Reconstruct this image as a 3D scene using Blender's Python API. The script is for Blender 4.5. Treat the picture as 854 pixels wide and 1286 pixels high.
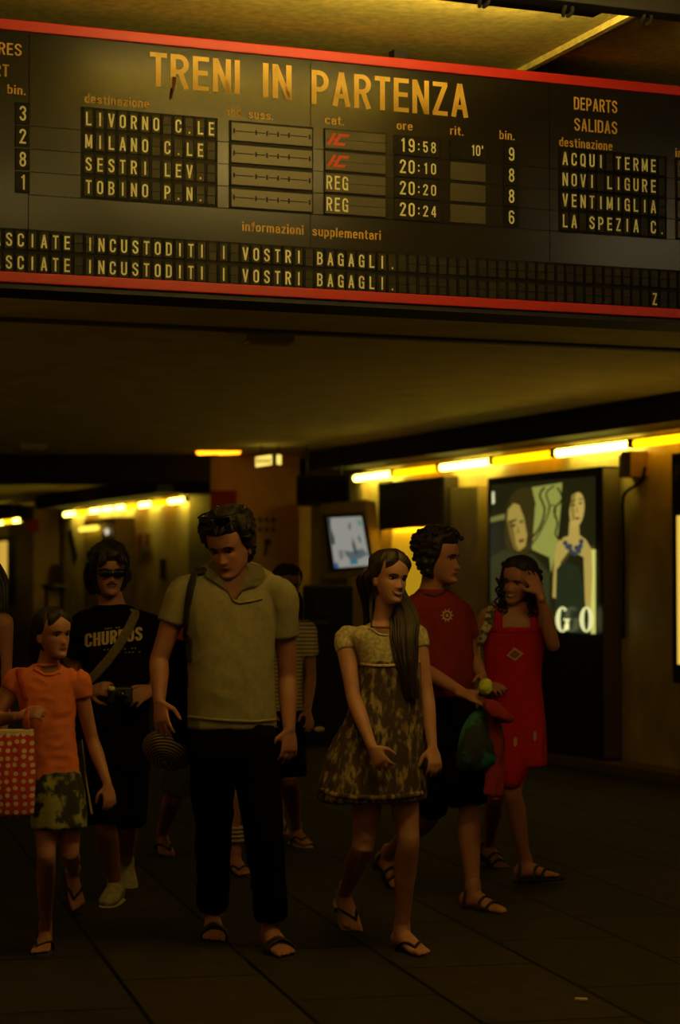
import bpy, bmesh, math, random
from mathutils import Vector, Matrix, noise
from mathutils.bvhtree import BVHTree

random.seed(7)
for _o in list(bpy.data.objects):
    bpy.data.objects.remove(_o)
SC = bpy.context.scene
COL = SC.collection

# ------------------------------------------------------------------ camera, world, exposure
FPX = 2725.0                     # focal length in pixels of the 854 x 1286 frame
CAM_Z = 1.48
PITCH = math.atan(97.0 / FPX)
cam_data = bpy.data.cameras.new('camera')
cam_data.sensor_fit = 'VERTICAL'
cam_data.sensor_height = 23.6
cam_data.lens = 50.0
cam_data.dof.use_dof = True
cam_data.dof.focus_distance = 9.0
cam_data.dof.aperture_fstop = 1.7
cam_data.clip_end = 200
cam = bpy.data.objects.new('camera', cam_data)
cam.location = (0, 0, CAM_Z)
cam.rotation_euler = (math.pi / 2 + PITCH, 0, 0)
COL.objects.link(cam)
SC.camera = cam

world = bpy.data.worlds.new('world')
SC.world = world
world.use_nodes = True
world.node_tree.nodes['Background'].inputs[0].default_value = (0.5, 0.35, 0.12, 1)
world.node_tree.nodes['Background'].inputs[1].default_value = 0.0004
SC.view_settings.view_transform = 'Standard'
SC.view_settings.look = 'None'
SC.view_settings.gamma = 1.0
SC.view_settings.use_curve_mapping = False
SC.view_settings.exposure = 0.0
SC.cycles.use_denoising = True
SC.cycles.max_bounces = 6
SC.cycles.caustics_reflective = False
SC.cycles.caustics_refractive = False
SC.cycles.sample_clamp_indirect = 3.0

# lamp strengths (seen and inferred fluorescent tubes, plus unseen lamps added for fill light)
HALL_LAMP = 88.0
HALL_LAMP_BACK = 24.0
HALL_LAMP_PALE = 30.0
ADDED_UPLIGHT = 300.0
FRONT_FILL_LAMP = 14.0
LEFT_FILL_ROW = 3.5
WALL_TUBE = 2.0
WARM = (1.0, 0.72, 0.20)

# ------------------------------------------------------------------ geometry of the place
CP, SP = math.cos(PITCH), math.sin(PITCH)

def ray(px, py):
    u = (px - 427.0) / FPX
    v = (643.0 - py) / FPX
    return Vector((u, CP - v * SP, SP + v * CP))

def at(px, py, depth):
    d = ray(px, py)
    return Vector((0, 0, CAM_Z)) + d * (depth / d.y)

def floor_at(px, py, z=0.0):
    d = ray(px, py)
    return Vector((0, 0, CAM_Z)) + d * ((z - CAM_Z) / d.z)

def hz(px, py, z):
    """point on the horizontal plane z seen at a pixel"""
    return floor_at(px, py, z)

WD = Vector((-0.3746, 0.9272, 0))     # along the underpass, away
WN = Vector((-0.9272, -0.3746, 0))    # from the right wall into the underpass
W0 = Vector((2.68, 17.1, 0))

def W(t, off, z):
    p = W0 + WD * t + WN * off
    return Vector((p.x, p.y, z))

def wt(px, off=0.0):
    k = (px - 427.0) / FPX
    b = W0 + WN * off
    return (b.x - k * b.y) / (0.3746 + 0.9272 * k)

BU = Vector((0.9272, 0.3746, 0))
BN = Vector((0.3746, -0.9272, 0))
B0 = Vector((0, 9.0, 0))

def B(u, w, z):
    p = B0 + BU * u + BN * w
    return Vector((p.x, p.y, z))

def bd(px, py):
    d = ray(px, py)
    o = Vector((0, 0, CAM_Z))
    s = (B0 - o).dot(BN) / d.dot(BN)
    p = o + d * s
    return (p - B0).dot(BU), p.z

# ------------------------------------------------------------------ materials
MATS = {}
def mat(name, col, rough=0.6, metal=0.0, var=0.0, vscale=20.0, bump=0.0, bscale=60.0, emit=None, estr=0.0, spec=0.5, sss=0.0):
    if name in MATS:
        return MATS[name]
    m = bpy.data.materials.new(name)
    m.use_nodes = True
    nt = m.node_tree
    b = nt.nodes['Principled BSDF']
    b.inputs['Base Color'].default_value = (*col, 1)
    b.inputs['Roughness'].default_value = rough
    b.inputs['Metallic'].default_value = metal
    b.inputs['Specular IOR Level'].default_value = spec
    if emit:
        b.inputs['Emission Color'].default_value = (*emit, 1)
        b.inputs['Emission Strength'].default_value = estr
    if var > 0 or bump > 0:
        tc = nt.nodes.new('ShaderNodeTexCoord')
    if var > 0:
        n = nt.nodes.new('ShaderNodeTexNoise')
        n.inputs['Scale'].default_value = vscale
        n.inputs['Detail'].default_value = 4
        r = nt.nodes.new('ShaderNodeMapRange')
        r.inputs['From Min'].default_value = 0.3
        r.inputs['From Max'].default_value = 0.7
        r.inputs['To Min'].default_value = 1 - var
        r.inputs['To Max'].default_value = 1 + var
        mx = nt.nodes.new('ShaderNodeMix')
        mx.data_type = 'RGBA'
        mx.blend_type = 'MULTIPLY'
        mx.inputs[0].default_value = 1
        mx.inputs[6].default_value = (*col, 1)
        nt.links.new(tc.outputs['Object'], n.inputs['Vector'])
        nt.links.new(n.outputs['Fac'], r.inputs['Value'])
        nt.links.new(r.outputs['Result'], mx.inputs[7])
        nt.links.new(mx.outputs[2], b.inputs['Base Color'])
    if bump > 0:
        n2 = nt.nodes.new('ShaderNodeTexNoise')
        n2.inputs['Scale'].default_value = bscale
        n2.inputs['Detail'].default_value = 3
        bp = nt.nodes.new('ShaderNodeBump')
        bp.inputs['Strength'].default_value = bump
        bp.inputs['Distance'].default_value = 0.01
        nt.links.new(tc.outputs['Object'], n2.inputs['Vector'])
        nt.links.new(n2.outputs['Fac'], bp.inputs['Height'])
        nt.links.new(bp.outputs['Normal'], b.inputs['Normal'])
    MATS[name] = m
    return m

def two_tone(name, c1, c2, kind='noise', scale=20.0, lo=0.45, hi=0.55, rough=0.8, stretch=(1, 1, 1), emit=0.0):
    """procedural pattern between two colours"""
    m = bpy.data.materials.new(name)
    m.use_nodes = True
    nt = m.node_tree
    b = nt.nodes['Principled BSDF']
    b.inputs['Roughness'].default_value = rough
    tc = nt.nodes.new('ShaderNodeTexCoord')
    mp = nt.nodes.new('ShaderNodeMapping')
    mp.inputs['Scale'].default_value = stretch
    nt.links.new(tc.outputs['Object'], mp.inputs['Vector'])
    if kind == 'noise':
        n = nt.nodes.new('ShaderNodeTexNoise')
        n.inputs['Scale'].default_value = scale
        n.inputs['Detail'].default_value = 5
        out = n.outputs['Fac']
    elif kind == 'dots':
        n = nt.nodes.new('ShaderNodeTexVoronoi')
        n.inputs['Scale'].default_value = scale
        n.inputs['Randomness'].default_value = 0.3
        n.voronoi_dimensions = '2D'
        mp.inputs['Rotation'].default_value = (math.radians(-90), 0, 0)
        out = n.outputs['Distance']
    elif kind == 'rings':
        n = nt.nodes.new('ShaderNodeTexWave')
        n.wave_type = 'RINGS'
        n.rings_direction = 'SPHERICAL'
        n.inputs['Scale'].default_value = scale
        out = n.outputs['Fac']
    else:
        n = nt.nodes.new('ShaderNodeTexWave')
        n.wave_type = 'BANDS'
        n.bands_direction = 'Z'
        n.inputs['Scale'].default_value = scale
        n.inputs['Distortion'].default_value = 0.6
        out = n.outputs['Fac']
    nt.links.new(mp.outputs['Vector'], n.inputs['Vector'])
    r = nt.nodes.new('ShaderNodeMapRange')
    r.inputs['From Min'].default_value = lo
    r.inputs['From Max'].default_value = hi
    nt.links.new(out, r.inputs['Value'])
    mx = nt.nodes.new('ShaderNodeMix')
    mx.data_type = 'RGBA'
    mx.inputs[6].default_value = (*c1, 1)
    mx.inputs[7].default_value = (*c2, 1)
    nt.links.new(r.outputs['Result'], mx.inputs[0])
    nt.links.new(mx.outputs[2], b.inputs['Base Color'])
    if emit:
        nt.links.new(mx.outputs[2], b.inputs['Emission Color'])
        b.inputs['Emission Strength'].default_value = emit
    MATS[name] = m
    return m

# ------------------------------------------------------------------ object helpers
BASE = {}      # object -> world point its (and its descendants') vertices are relative to

def link_mesh(name, me, mats, parent=None, base=None, smooth=False):
    if not isinstance(mats, (list, tuple)):
        mats = [mats]
    if parent is not None:
        base = BASE[parent]
    elif base is None:
        xs = [v.co for v in me.vertices]
        n = max(1, len(xs))
        lo = min((c.z for c in xs), default=0)
        base = Vector((sum(c.x for c in xs) / n, sum(c.y for c in xs) / n, lo))
    me.transform(Matrix.Translation(-base))
    for m in mats:
        me.materials.append(m)
    if smooth:
        for p in me.polygons:
            p.use_smooth = True
    o = bpy.data.objects.new(name, me)
    COL.objects.link(o)
    BASE[o] = base
    if parent is not None:
        o.parent = parent
    else:
        o.location = base
    return o

def obj(name, bm, mats, parent=None, base=None, smooth=False):
    bmesh.ops.recalc_face_normals(bm, faces=bm.faces)
    me = bpy.data.meshes.new(name)
    bm.to_mesh(me)
    bm.free()
    return link_mesh(name, me, mats, parent, base, smooth)

def empty(name, loc, label=None, cat=None, group=None):
    o = bpy.data.objects.new(name, None)
    o.empty_display_size = 0.1
    o.location = loc
    COL.objects.link(o)
    BASE[o] = Vector(loc)
    if label:
        tag(o, label, cat, group)
    return o

def tag(o, label, cat, group=None):
    o['label'] = label
    o['category'] = cat
    if group:
        o['group'] = group
    return o

def struct(name, bm, m, smooth=False):
    o = obj(name, bm, m, smooth=smooth)
    o['kind'] = 'structure'
    return o

# ------------------------------------------------------------------ mesh helpers
def quadbox(bm, c8, mi=0):
    """c8: bottom four then top four points"""
    v = [bm.verts.new(p) for p in c8]
    fs = [(0, 1, 2, 3), (4, 7, 6, 5), (0, 4, 5, 1), (1, 5, 6, 2), (2, 6, 7, 3), (3, 7, 4, 0)]
    for f in fs:
        fc = bm.faces.new([v[i] for i in f])
        fc.material_index = mi
    return v

def wbox(bm, t0, t1, o0, o1, z0, z1, mi=0):
    quadbox(bm, [W(t0, o0, z0), W(t1, o0, z0), W(t1, o1, z0), W(t0, o1, z0),
                 W(t0, o0, z1), W(t1, o0, z1), W(t1, o1, z1), W(t0, o1, z1)], mi)

def bbox_(bm, u0, u1, w0, w1, z0, z1, mi=0):
    quadbox(bm, [B(u0, w0, z0), B(u1, w0, z0), B(u1, w1, z0), B(u0, w1, z0),
                 B(u0, w0, z1), B(u1, w0, z1), B(u1, w1, z1), B(u0, w1, z1)], mi)

def obox(bm, c, ax, ay, az, sx, sy, sz, mi=0):
    """box centred at c with axes and full sizes"""
    x, y, z = ax * sx / 2, ay * sy / 2, az * sz / 2
    quadbox(bm, [c - x - y - z, c + x - y - z, c + x + y - z, c - x + y - z,
                 c - x - y + z, c + x - y + z, c + x + y + z, c - x + y + z], mi)

def bevel_all(bm, w, seg=2):
    bmesh.ops.recalc_face_normals(bm, faces=bm.faces)
    bmesh.ops.bevel(bm, geom=list(bm.edges), offset=w, segments=seg, affect='EDGES', profile=0.6, clamp_overlap=True)

def cr(p0, p1, p2, p3, t):
    return 0.5 * ((2 * p1) + (p2 - p0) * t + (2 * p0 - 5 * p1 + 4 * p2 - p3) * t * t + (3 * p1 - p0 - 3 * p2 + p3) * t * t * t)

def spline(vals, sub):
    out = []
    n = len(vals)
    for i in range(n - 1):
        a = vals[max(0, i - 1)]; b = vals[i]; c = vals[i + 1]; d = vals[min(n - 1, i + 2)]
        for k in range(sub):
            out.append(cr(a, b, c, d, k / sub))
    out.append(vals[-1])
    return out

def loft(bm, pts, rads, side=Vector((1, 0, 0)), n=20, sub=4, cap0='round', cap1='round', fixed=False, sq=1.0, mi=0):
    """closed tube through pts with radii (along side, across); side may be one vector or a list"""
    pts = [Vector(p) for p in pts]
    ra = [r[0] if isinstance(r, (tuple, list)) else r for r in rads]
    rb = [r[1] if isinstance(r, (tuple, list)) else r for r in rads]
    sides = side if isinstance(side, list) else [side] * len(pts)
    if len(pts) > 1 and sub > 1:
        pts = spline(pts, sub); ra = spline(ra, sub); rb = spline(rb, sub); sides = spline([Vector(s) for s in sides], sub)
    m = len(pts)
    rings = []
    secs = []
    for i in range(m):
        tan = (pts[min(i + 1, m - 1)] - pts[max(i - 1, 0)])
        tan = tan.normalized() if tan.length > 1e-9 else Vector((0, 0, 1))
        s = Vector(sides[i])
        if fixed:
            s = s.normalized()
            q = Vector((0, 0, 1)).cross(s).normalized()
        else:
            s = s - tan * s.dot(tan)
            if s.length < 1e-3:
                s = tan.orthogonal()
            s.normalize()
            q = tan.cross(s).normalized()
        secs.append((pts[i], s, q, max(ra[i], 1e-4), max(rb[i], 1e-4), tan))
    if cap0 == 'round':
        p, s, q, a, b, t = secs[0]
        h = min(a, b)
        secs = [(p - t * h * math.sin(x), s, q, a * math.cos(x), b * math.cos(x), t) for x in (1.35, 0.9, 0.45)] + secs
    if cap1 == 'round':
        p, s, q, a, b, t = secs[-1]
        h = min(a, b)
        secs = secs + [(p + t * h * math.sin(x), s, q, a * math.cos(x), b * math.cos(x), t) for x in (0.45, 0.9, 1.35)]
    for p, s, q, a, b, t in secs:
        ring = []
        for k in range(n):
            an = 2 * math.pi * k / n
            cx, cy = math.cos(an), math.sin(an)
            if sq != 1.0:
                cx = math.copysign(abs(cx) ** sq, cx); cy = math.copysign(abs(cy) ** sq, cy)
            ring.append(bm.verts.new(p + s * (a * cx) + q * (b * cy)))
        rings.append(ring)
    for i in range(len(rings) - 1):
        for k in range(n):
            f = bm.faces.new((rings[i][k], rings[i][(k + 1) % n], rings[i + 1][(k + 1) % n], rings[i + 1][k]))
            f.material_index = mi
    f = bm.faces.new(rings[0][::-1]); f.material_index = mi
    f = bm.faces.new(rings[-1]); f.material_index = mi
    return rings

def ellipsoid(bm, c, ax, ay, az, ra, rb, rc, n=16, m=10, mi=0):
    rows = []
    for i in range(1, m):
        ph = math.pi * i / m
        rows.append([bm.verts.new(c + ax * (ra * math.sin(ph) * math.cos(2 * math.pi * k / n)) + ay * (rb * math.sin(ph) * math.sin(2 * math.pi * k / n)) + az * (rc * math.cos(ph))) for k in range(n)])
    top = bm.verts.new(c + az * rc); bot = bm.verts.new(c - az * rc)
    for i in range(len(rows) - 1):
        for k in range(n):
            bm.faces.new((rows[i][k], rows[i][(k + 1) % n], rows[i + 1][(k + 1) % n], rows[i + 1][k])).material_index = mi
    for k in range(n):
        bm.faces.new((top, rows[0][(k + 1) % n], rows[0][k])).material_index = mi
        bm.faces.new((bot, rows[-1][k], rows[-1][(k + 1) % n])).material_index = mi

def tube(bm, pts, r, n=10, sub=4, **kw):
    return loft(bm, pts, [r] * len(pts), side=Vector((0.31, 0.2, 0.93)), n=n, sub=sub, **kw)

def remesh(bm, voxel, iters=4, wrinkle=0.0, wscale=12.0, wstretch=(1, 1, 1), wseed=0.0):
    """fuse overlapping closed shells into one continuous skin"""
    bmesh.ops.recalc_face_normals(bm, faces=bm.faces)
    me = bpy.data.meshes.new('tmp')
    bm.to_mesh(me); bm.free()
    o = bpy.data.objects.new('tmp', me)
    COL.objects.link(o)
    r = o.modifiers.new('r', 'REMESH'); r.mode = 'VOXEL'; r.voxel_size = voxel; r.use_smooth_shade = True
    if iters:
        s = o.modifiers.new('s', 'SMOOTH'); s.factor = 0.5; s.iterations = iters
    dg = bpy.context.evaluated_depsgraph_get()
    dg.update()
    out = bpy.data.meshes.new_from_object(o.evaluated_get(dg))
    bpy.data.objects.remove(o); bpy.data.meshes.remove(me)
    if wrinkle:
        nrm = [v.normal.copy() for v in out.vertices]
        for v, nn in zip(out.vertices, nrm):
            q = Vector((v.co.x * wstretch[0] + wseed, v.co.y * wstretch[1], v.co.z * wstretch[2])) * wscale
            k = noise.noise(q)
            k2 = 1 - abs(noise.noise(q * 1.7 + Vector((5, 3, 1)))) * 2.2
            v.co += nn * wrinkle * (0.55 * k + 0.45 * k2)
    return out

def bvh_of(me):
    return BVHTree.FromPolygons([v.co for v in me.vertices], [tuple(p.vertices) for p in me.polygons])

# ------------------------------------------------------------------ condensed sign lettering drawn from strokes
GLYPH = {}
TK = 0.135                     # stroke weight of the condensed sign lettering, cap height 1

def _arc(cx, cy, rx, ry, a0, a1, n=9):
    return [(cx + rx * math.cos(math.radians(a0 + (a1 - a0) * k / n)), cy + ry * math.sin(math.radians(a0 + (a1 - a0) * k / n))) for k in range(n + 1)]

def _glyphs():
    h = TK / 2
    L, R, Bt, T = h, .47 - h, h, 1 - h
    m = (L + R) / 2; r = (R - L) / 2; q = r * 1.05
    X = .72                     # x height
    l, rr = h, .40 - h; mm = (l + rr) / 2; s = (rr - l) / 2; xt = X - h
    top = _arc(m, T - q, r, q, 180, 0); bot = _arc(m, Bt + q, r, q, 0, -180)
    ring = top + bot + [(L, T - q)]
    lring = _arc(mm, xt - s, s, s, 180, 0) + _arc(mm, Bt + s, s, s, 0, -180) + [(l, xt - s)]
    lt = [(L, 0), (L, 1)]
    bowl = lambda y0, y1, x1: [(L, y1), (x1 - (y1 - y0) / 2 * .8, y1)] + _arc(x1 - (y1 - y0) / 2 * .8, (y0 + y1) / 2, (y1 - y0) / 2 * .8, (y1 - y0) / 2, 90, -90) + [(L, y0)]
    G = {
        'A': [[(.055, 0), (.235, 1)], [(.235, 1), (.415, 0)], [(.11, .30), (.36, .30)]],
        'B': [lt, bowl(.53, T, R - .015), bowl(Bt, .53, R)],
        'C': [[(R, .66)] + _arc(m, T - q, r, q, 0, 180) + _arc(m, Bt + q, r, q, 180, 360) + [(R, .34)]],
        'D': [lt, [(L, T), (m - .02, T)] + _arc(m - .02, T - q, r + .02, q, 90, 0) + _arc(m - .02, Bt + q, r + .02, q, 0, -90) + [(L, Bt)]],
        'E': [lt, [(L, T), (.42, T)], [(L, .52), (.39, .52)], [(L, Bt), (.42, Bt)]],
        'F': [lt, [(L, T), (.42, T)], [(L, .50), (.38, .50)]],
        'G': [[(R, .68)] + _arc(m, T - q, r, q, 0, 180) + _arc(m, Bt + q, r, q, 180, 360) + [(R, .48), (m + .01, .48)], [(R, .5), (R, 0)]],
        'H': [lt, [(R, 0), (R, 1)], [(L, .52), (R, .52)]],
        'I': [lt],
        'L': [lt, [(L, Bt), (.42, Bt)]],
        'M': [lt, [(.55 - h, 0), (.55 - h, 1)], [(L + .01, .97), (.275, .12)], [(.54 - h, .97), (.275, .12)]],
        'N': [lt, [(R, 0), (R, 1)], [(L + .005, .97), (R - .005, .03)]],
        'O': [ring],
        'P': [lt, bowl(.44, T, R)],
        'Q': [ring, [(.26, .22), (.44, -.02)]],
        'R': [lt, bowl(.49, T, R), [(.25, .47), (R + .005, 0)]],
        'S': [[(R, .72)] + _arc(m, T - .20, r, .20, 0, 180) + [(L + .015, .66), (m, .53), (R - .015, .40)] + _arc(m, Bt + .21, r, .21, 0, -180) + [(L, .30)]],
        'T': [[(.215, 0), (.215, 1)], [(0, T), (.43, T)]],
        'U': [[(L, 1), (L, Bt + q)] + _arc(m, Bt + q, r, q, 180, 360) + [(R, 1)]],
        'V': [[(.055, 1), (.235, 0)], [(.235, 0), (.415, 1)]],
        'Z': [[(.02, T), (.43, T)], [(.375, T), (.075, Bt)], [(.01, Bt), (.44, Bt)]],
        '0': [ring],
        '1': [[(.24, 0), (.24, 1)], [(.24, .93), (.08, .78)]],
        '2': [[(L, .70)] + _arc(m, T - q, r, q, 180, -20) + [(L + .03, .10)], [(0, Bt), (.46, Bt)]],
        '3': [[(L, .74)] + _arc(m, .735, r, .20, 170, -60) + [(m - .02, .53)], [(m - .02, .53)] + _arc(m, .28, r, .22, 70, -175) + [(L, .27)]],
        '4': [[(.33, 0), (.33, 1)], [(.30, .97), (.04, .30)], [(.02, .27), (.46, .27)]],
        '5': [[(.43, T), (L + .02, T), (L, .52)], [(L, .52)] + _arc(m, .34, r, .275, 140, -175)],
        '6': [[(R, .74)] + _arc(m, T - q, r, q, 0, 180) + [(L, .3)], _arc(m, .31, r, .25, 0, 360, 16)],
        '8': [_arc(m, .735, r - .015, .20, 0, 360, 16), _arc(m, .29, r, .23, 0, 360, 16)],
        '9': [[(L, .26)] + _arc(m, Bt + q, r, q, 180, 360) + [(R, .7)], _arc(m, .69, r, .25, 0, 360, 16)],
        '.': [[(.07, 0), (.07, .14)]],
        ':': [[(.07, .16), (.07, .32)], [(.07, .62), (.07, .78)]],
        "'": [[(.07, .70), (.07, 1)]],
        'a': [[(l, .54)] + _arc(mm, xt - .16, s, .16, 180, 0) + [(rr, 0)], [(rr, .44), (mm, .40)] + _arc(mm, .21, s, .175, 100, 260) + [(rr, .12)]],
        'b': [[(l, 0), (l, 1)], lring],
        'c': [[(rr, .50)] + _arc(mm, xt - s, s, s, 0, 180) + _arc(mm, Bt + s, s, s, 180, 360) + [(rr, .24)]],
        'd': [[(rr, 0), (rr, 1)], lring],
        'e': [[(l, .38), (rr, .38)] + _arc(mm, xt - s, s, s, 0, 180) + _arc(mm, Bt + s, s, s, 180, 350)],
        'f': [[(.12, 0), (.12, .84)] + _arc(.23, .82, .11, .11, 180, 90) + [(.28, .93)], [(.0, .68), (.28, .68)]],
        'i': [[(l, 0), (l, X)], [(l, .84), (l, 1)]],
        'l': [[(l, 0), (l, 1)]],
        'm': [[(l, 0), (l, X)], [(l, xt - .14)] + _arc(.19, xt - .14, .12, .14, 180, 0) + [(.31, 0)], [(.31, xt - .14)] + _arc(.43, xt - .14, .12, .14, 180, 0) + [(.55, 0)]],
        'n': [[(l, 0), (l, X)], [(l, xt - s)] + _arc(mm, xt - s, s, s, 180, 0) + [(rr, 0)]],
        'o': [lring],
        'p': [[(l, -.24), (l, X)], lring],
        'r': [[(l, 0), (l, X)], [(l, xt - .18)] + _arc(l + .17, xt - .18, .17, .18, 180, 90) + [(.28, xt)]],
        's': [[(rr, .53)] + _arc(mm, xt - .14, s, .14, 0, 180) + [(l + .02, .46), (rr - .02, .28)] + _arc(mm, Bt + .14, s, .14, 0, -180)],
        't': [[(.12, .92), (.12, .16)] + _arc(.22, .16, .10, .09, 180, 270) + [(.28, .07)], [(.0, .66), (.28, .66)]],
        'u': [[(l, X), (l, Bt + s)] + _arc(mm, Bt + s, s, s, 180, 360) + [(rr, X)], [(rr, .3), (rr, 0)]],
        'z': [[(.01, xt), (.36, xt)], [(.31, xt), (.06, Bt)], [(.0, Bt), (.37, Bt)]],
    }
    for c, strokes in G.items():
        vs, fs = [], []
        for st in strokes:
            P_ = [Vector((x, y, 0)) for x, y in st]
            P_ = [p for k, p in enumerate(P_) if k == 0 or (p - P_[k - 1]).length > 1e-5]
            closed = (P_[0] - P_[-1]).length < 1e-4 and len(P_) > 4
            n = len(P_)
            base = len(vs)
            for k in range(n):
                pa = P_[k - 1] if k > 0 else (P_[-2] if closed else P_[k])
                pb = P_[k + 1] if k < n - 1 else (P_[1] if closed else P_[k])
                t1 = (P_[k] - pa); t2 = (pb - P_[k])
                t1 = t1.normalized() if t1.length > 1e-9 else t2.normalized()
                t2 = t2.normalized() if t2.length > 1e-9 else t1
                t = (t1 + t2).normalized()
                nn = Vector((-t.y, t.x, 0))
                w = (TK / 2) / max(.55, t.dot(t1))
                vs += [P_[k] + nn * w, P_[k] - nn * w]
            for k in range(n - 1):
                b = base + 2 * k
                fs.append((b, b + 1, b + 3, b + 2))
        GLYPH[c] = (vs, fs)

_glyphs()
CAPH = 1.0

def glyph_span(c):
    vs = GLYPH[c][0]
    return min(v.x for v in vs), max(v.x for v in vs)

def put_glyph(bm, c, fn, u, v, h, xs, centred=True, shear=0.0, thick=0.0):
    """fn(u, v) -> world; glyph of cap height h, width factor xs"""
    if c not in GLYPH:
        return
    vs, fs = GLYPH[c]
    k = h / CAPH
    if centred:
        xs *= 1.6
    a, b = glyph_span(c)
    off = (a + b) / 2 if centred else a
    vv = [bm.verts.new(fn(u + (p.x - off + shear * p.y) * k * xs, v + p.y * k)) for p in vs]
    for f in fs:
        try:
            bm.faces.new([vv[i] for i in f])
        except ValueError:
            pass

def word_layout(s, gap=0.10, space=0.32):
    x = 0.0
    pos = []
    for c in s:
        if c == ' ':
            x += space
            continue
        a, b = glyph_span(c)
        pos.append((c, x))
        x += (b - a) + gap
    return pos, x - gap

def put_word(bm, s, fn, u0, u1, v, h, shear=0.0, gap=0.10):
    pos, wid = word_layout(s, gap)
    k = h / CAPH
    xs = (u1 - u0) / (wid * k)
    for c, x in pos:
        put_glyph(bm, c, fn, u0 + x * k * xs, v, h, xs, centred=False, shear=shear)
# ================================================================== ROOM
M_CEIL = mat('ceiling paint', (0.80, 0.66, 0.24), rough=0.75, var=0.12, vscale=3, bump=0.25, bscale=90)
M_STUCCO = mat('rough stucco', (0.75, 0.62, 0.14), rough=0.9, var=0.18, vscale=25, bump=0.6, bscale=150)
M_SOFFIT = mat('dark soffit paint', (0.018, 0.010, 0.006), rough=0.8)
M_DARK = mat('black paint', (0.008, 0.006, 0.005), rough=0.7)
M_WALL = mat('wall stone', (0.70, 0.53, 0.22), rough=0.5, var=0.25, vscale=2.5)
M_PILLAR = mat('tan pillar stone', (0.58, 0.36, 0.14), rough=0.6, var=0.2, vscale=4)
M_CURB = mat('curb stone', (0.20, 0.13, 0.07), rough=0.7, var=0.2)

def floor_material():
    m = bpy.data.materials.new('floor tiles')
    m.use_nodes = True
    nt = m.node_tree
    b = nt.nodes['Principled BSDF']
    tc = nt.nodes.new('ShaderNodeTexCoord')
    mp = nt.nodes.new('ShaderNodeMapping')
    mp.inputs['Rotation'].default_value = (0, 0, math.radians(-13.2 + 90))
    br = nt.nodes.new('ShaderNodeTexBrick')
    br.offset = 0.5
    br.inputs['Color1'].default_value = (0.026, 0.020, 0.010, 1)
    br.inputs['Color2'].default_value = (0.036, 0.027, 0.014, 1)
    br.inputs['Mortar'].default_value = (0.002, 0.0015, 0.001, 1)
    br.inputs['Scale'].default_value = 1.0
    br.inputs['Mortar Size'].default_value = 0.010
    br.inputs['Brick Width'].default_value = 1.1
    br.inputs['Row Height'].default_value = 0.55
    nz = nt.nodes.new('ShaderNodeTexNoise'); nz.inputs['Scale'].default_value = 9; nz.inputs['Detail'].default_value = 6
    mr = nt.nodes.new('ShaderNodeMapRange'); mr.inputs['To Min'].default_value = 0.6; mr.inputs['To Max'].default_value = 1.4
    mx = nt.nodes.new('ShaderNodeMix'); mx.data_type = 'RGBA'; mx.blend_type = 'MULTIPLY'; mx.inputs[0].default_value = 1
    nt.links.new(tc.outputs['Object'], mp.inputs['Vector'])
    nt.links.new(mp.outputs['Vector'], br.inputs['Vector'])
    nt.links.new(tc.outputs['Object'], nz.inputs['Vector'])
    nt.links.new(nz.outputs['Fac'], mr.inputs['Value'])
    nt.links.new(br.outputs['Color'], mx.inputs[6])
    nt.links.new(mr.outputs['Result'], mx.inputs[7])
    nt.links.new(mx.outputs[2], b.inputs['Base Color'])
    b.inputs['Roughness'].default_value = 0.8
    b.inputs['Specular IOR Level'].default_value = 0.06
    return m

M_FLOOR = floor_material()
bm = bmesh.new()
v = [bm.verts.new(p) for p in [(-22, -4, 0), (14, -4, 0), (14, 62, 0), (-22, 62, 0)]]
bm.faces.new(v)
struct('floor', bm, M_FLOOR)

ZC = 2.96       # low ceiling of the underpass
ZH = 3.80       # ceiling of the hall in front of the board
# low ceiling: everything behind the board line
bm = bmesh.new()
def bw(u, w, z):
    return B(u, w, z)
quadbox(bm, [bw(-12, -0.42, ZC), bw(14, -0.42, ZC), bw(30, -56, ZC), bw(-30, -56, ZC),
             bw(-12, -0.42, ZC + 0.2), bw(14, -0.42, ZC + 0.2), bw(30, -56, ZC + 0.2), bw(-30, -56, ZC + 0.2)])
struct('ceiling', bm, M_CEIL)
# seam strip across the low ceiling
bm = bmesh.new()
s0 = hz(0, 399, ZC); s1 = hz(300, 413, ZC)
d = (s1 - s0).normalized()
p = s0 - d * 3
q = s0 + d * 9
n = Vector((-d.y, d.x, 0)) * 0.05
quadbox(bm, [p - n + Vector((0, 0, -.015)), q - n + Vector((0, 0, -.015)), q + n + Vector((0, 0, -.015)), p + n + Vector((0, 0, -.015)), p - n, q - n, q + n, p + n])
struct('trim_1', bm, mat('ceiling seam', (0.10, 0.08, 0.05), rough=0.8))
# hall ceiling with stucco and a raised seam running along the underpass
bm = bmesh.new()
quadbox(bm, [bw(-12, -0.30, ZH), bw(14, -0.30, ZH), bw(14, 12, ZH), bw(-12, 12, ZH),
             bw(-12, -0.30, ZH + 0.2), bw(14, -0.30, ZH + 0.2), bw(14, 12, ZH + 0.2), bw(-12, 12, ZH + 0.2)])
a = hz(655, 86, ZH); b_ = hz(780, 20, ZH)
dd = (b_ - a).normalized(); nn = Vector((-dd.y, dd.x, 0))
obox(bm, (a + dd * 1.5) + Vector((0, 0, -0.012)), dd, nn, Vector((0, 0, 1)), 4.2, 0.030, 0.03)
struct('ceiling_hall', bm, M_STUCCO)
# lintel between the two ceilings
bm = bmesh.new()
bbox_(bm, -12, 14, -0.42, -0.30, ZC - 0.02, ZH + 0.2)
struct('wall_lintel', bm, M_DARK)
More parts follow.
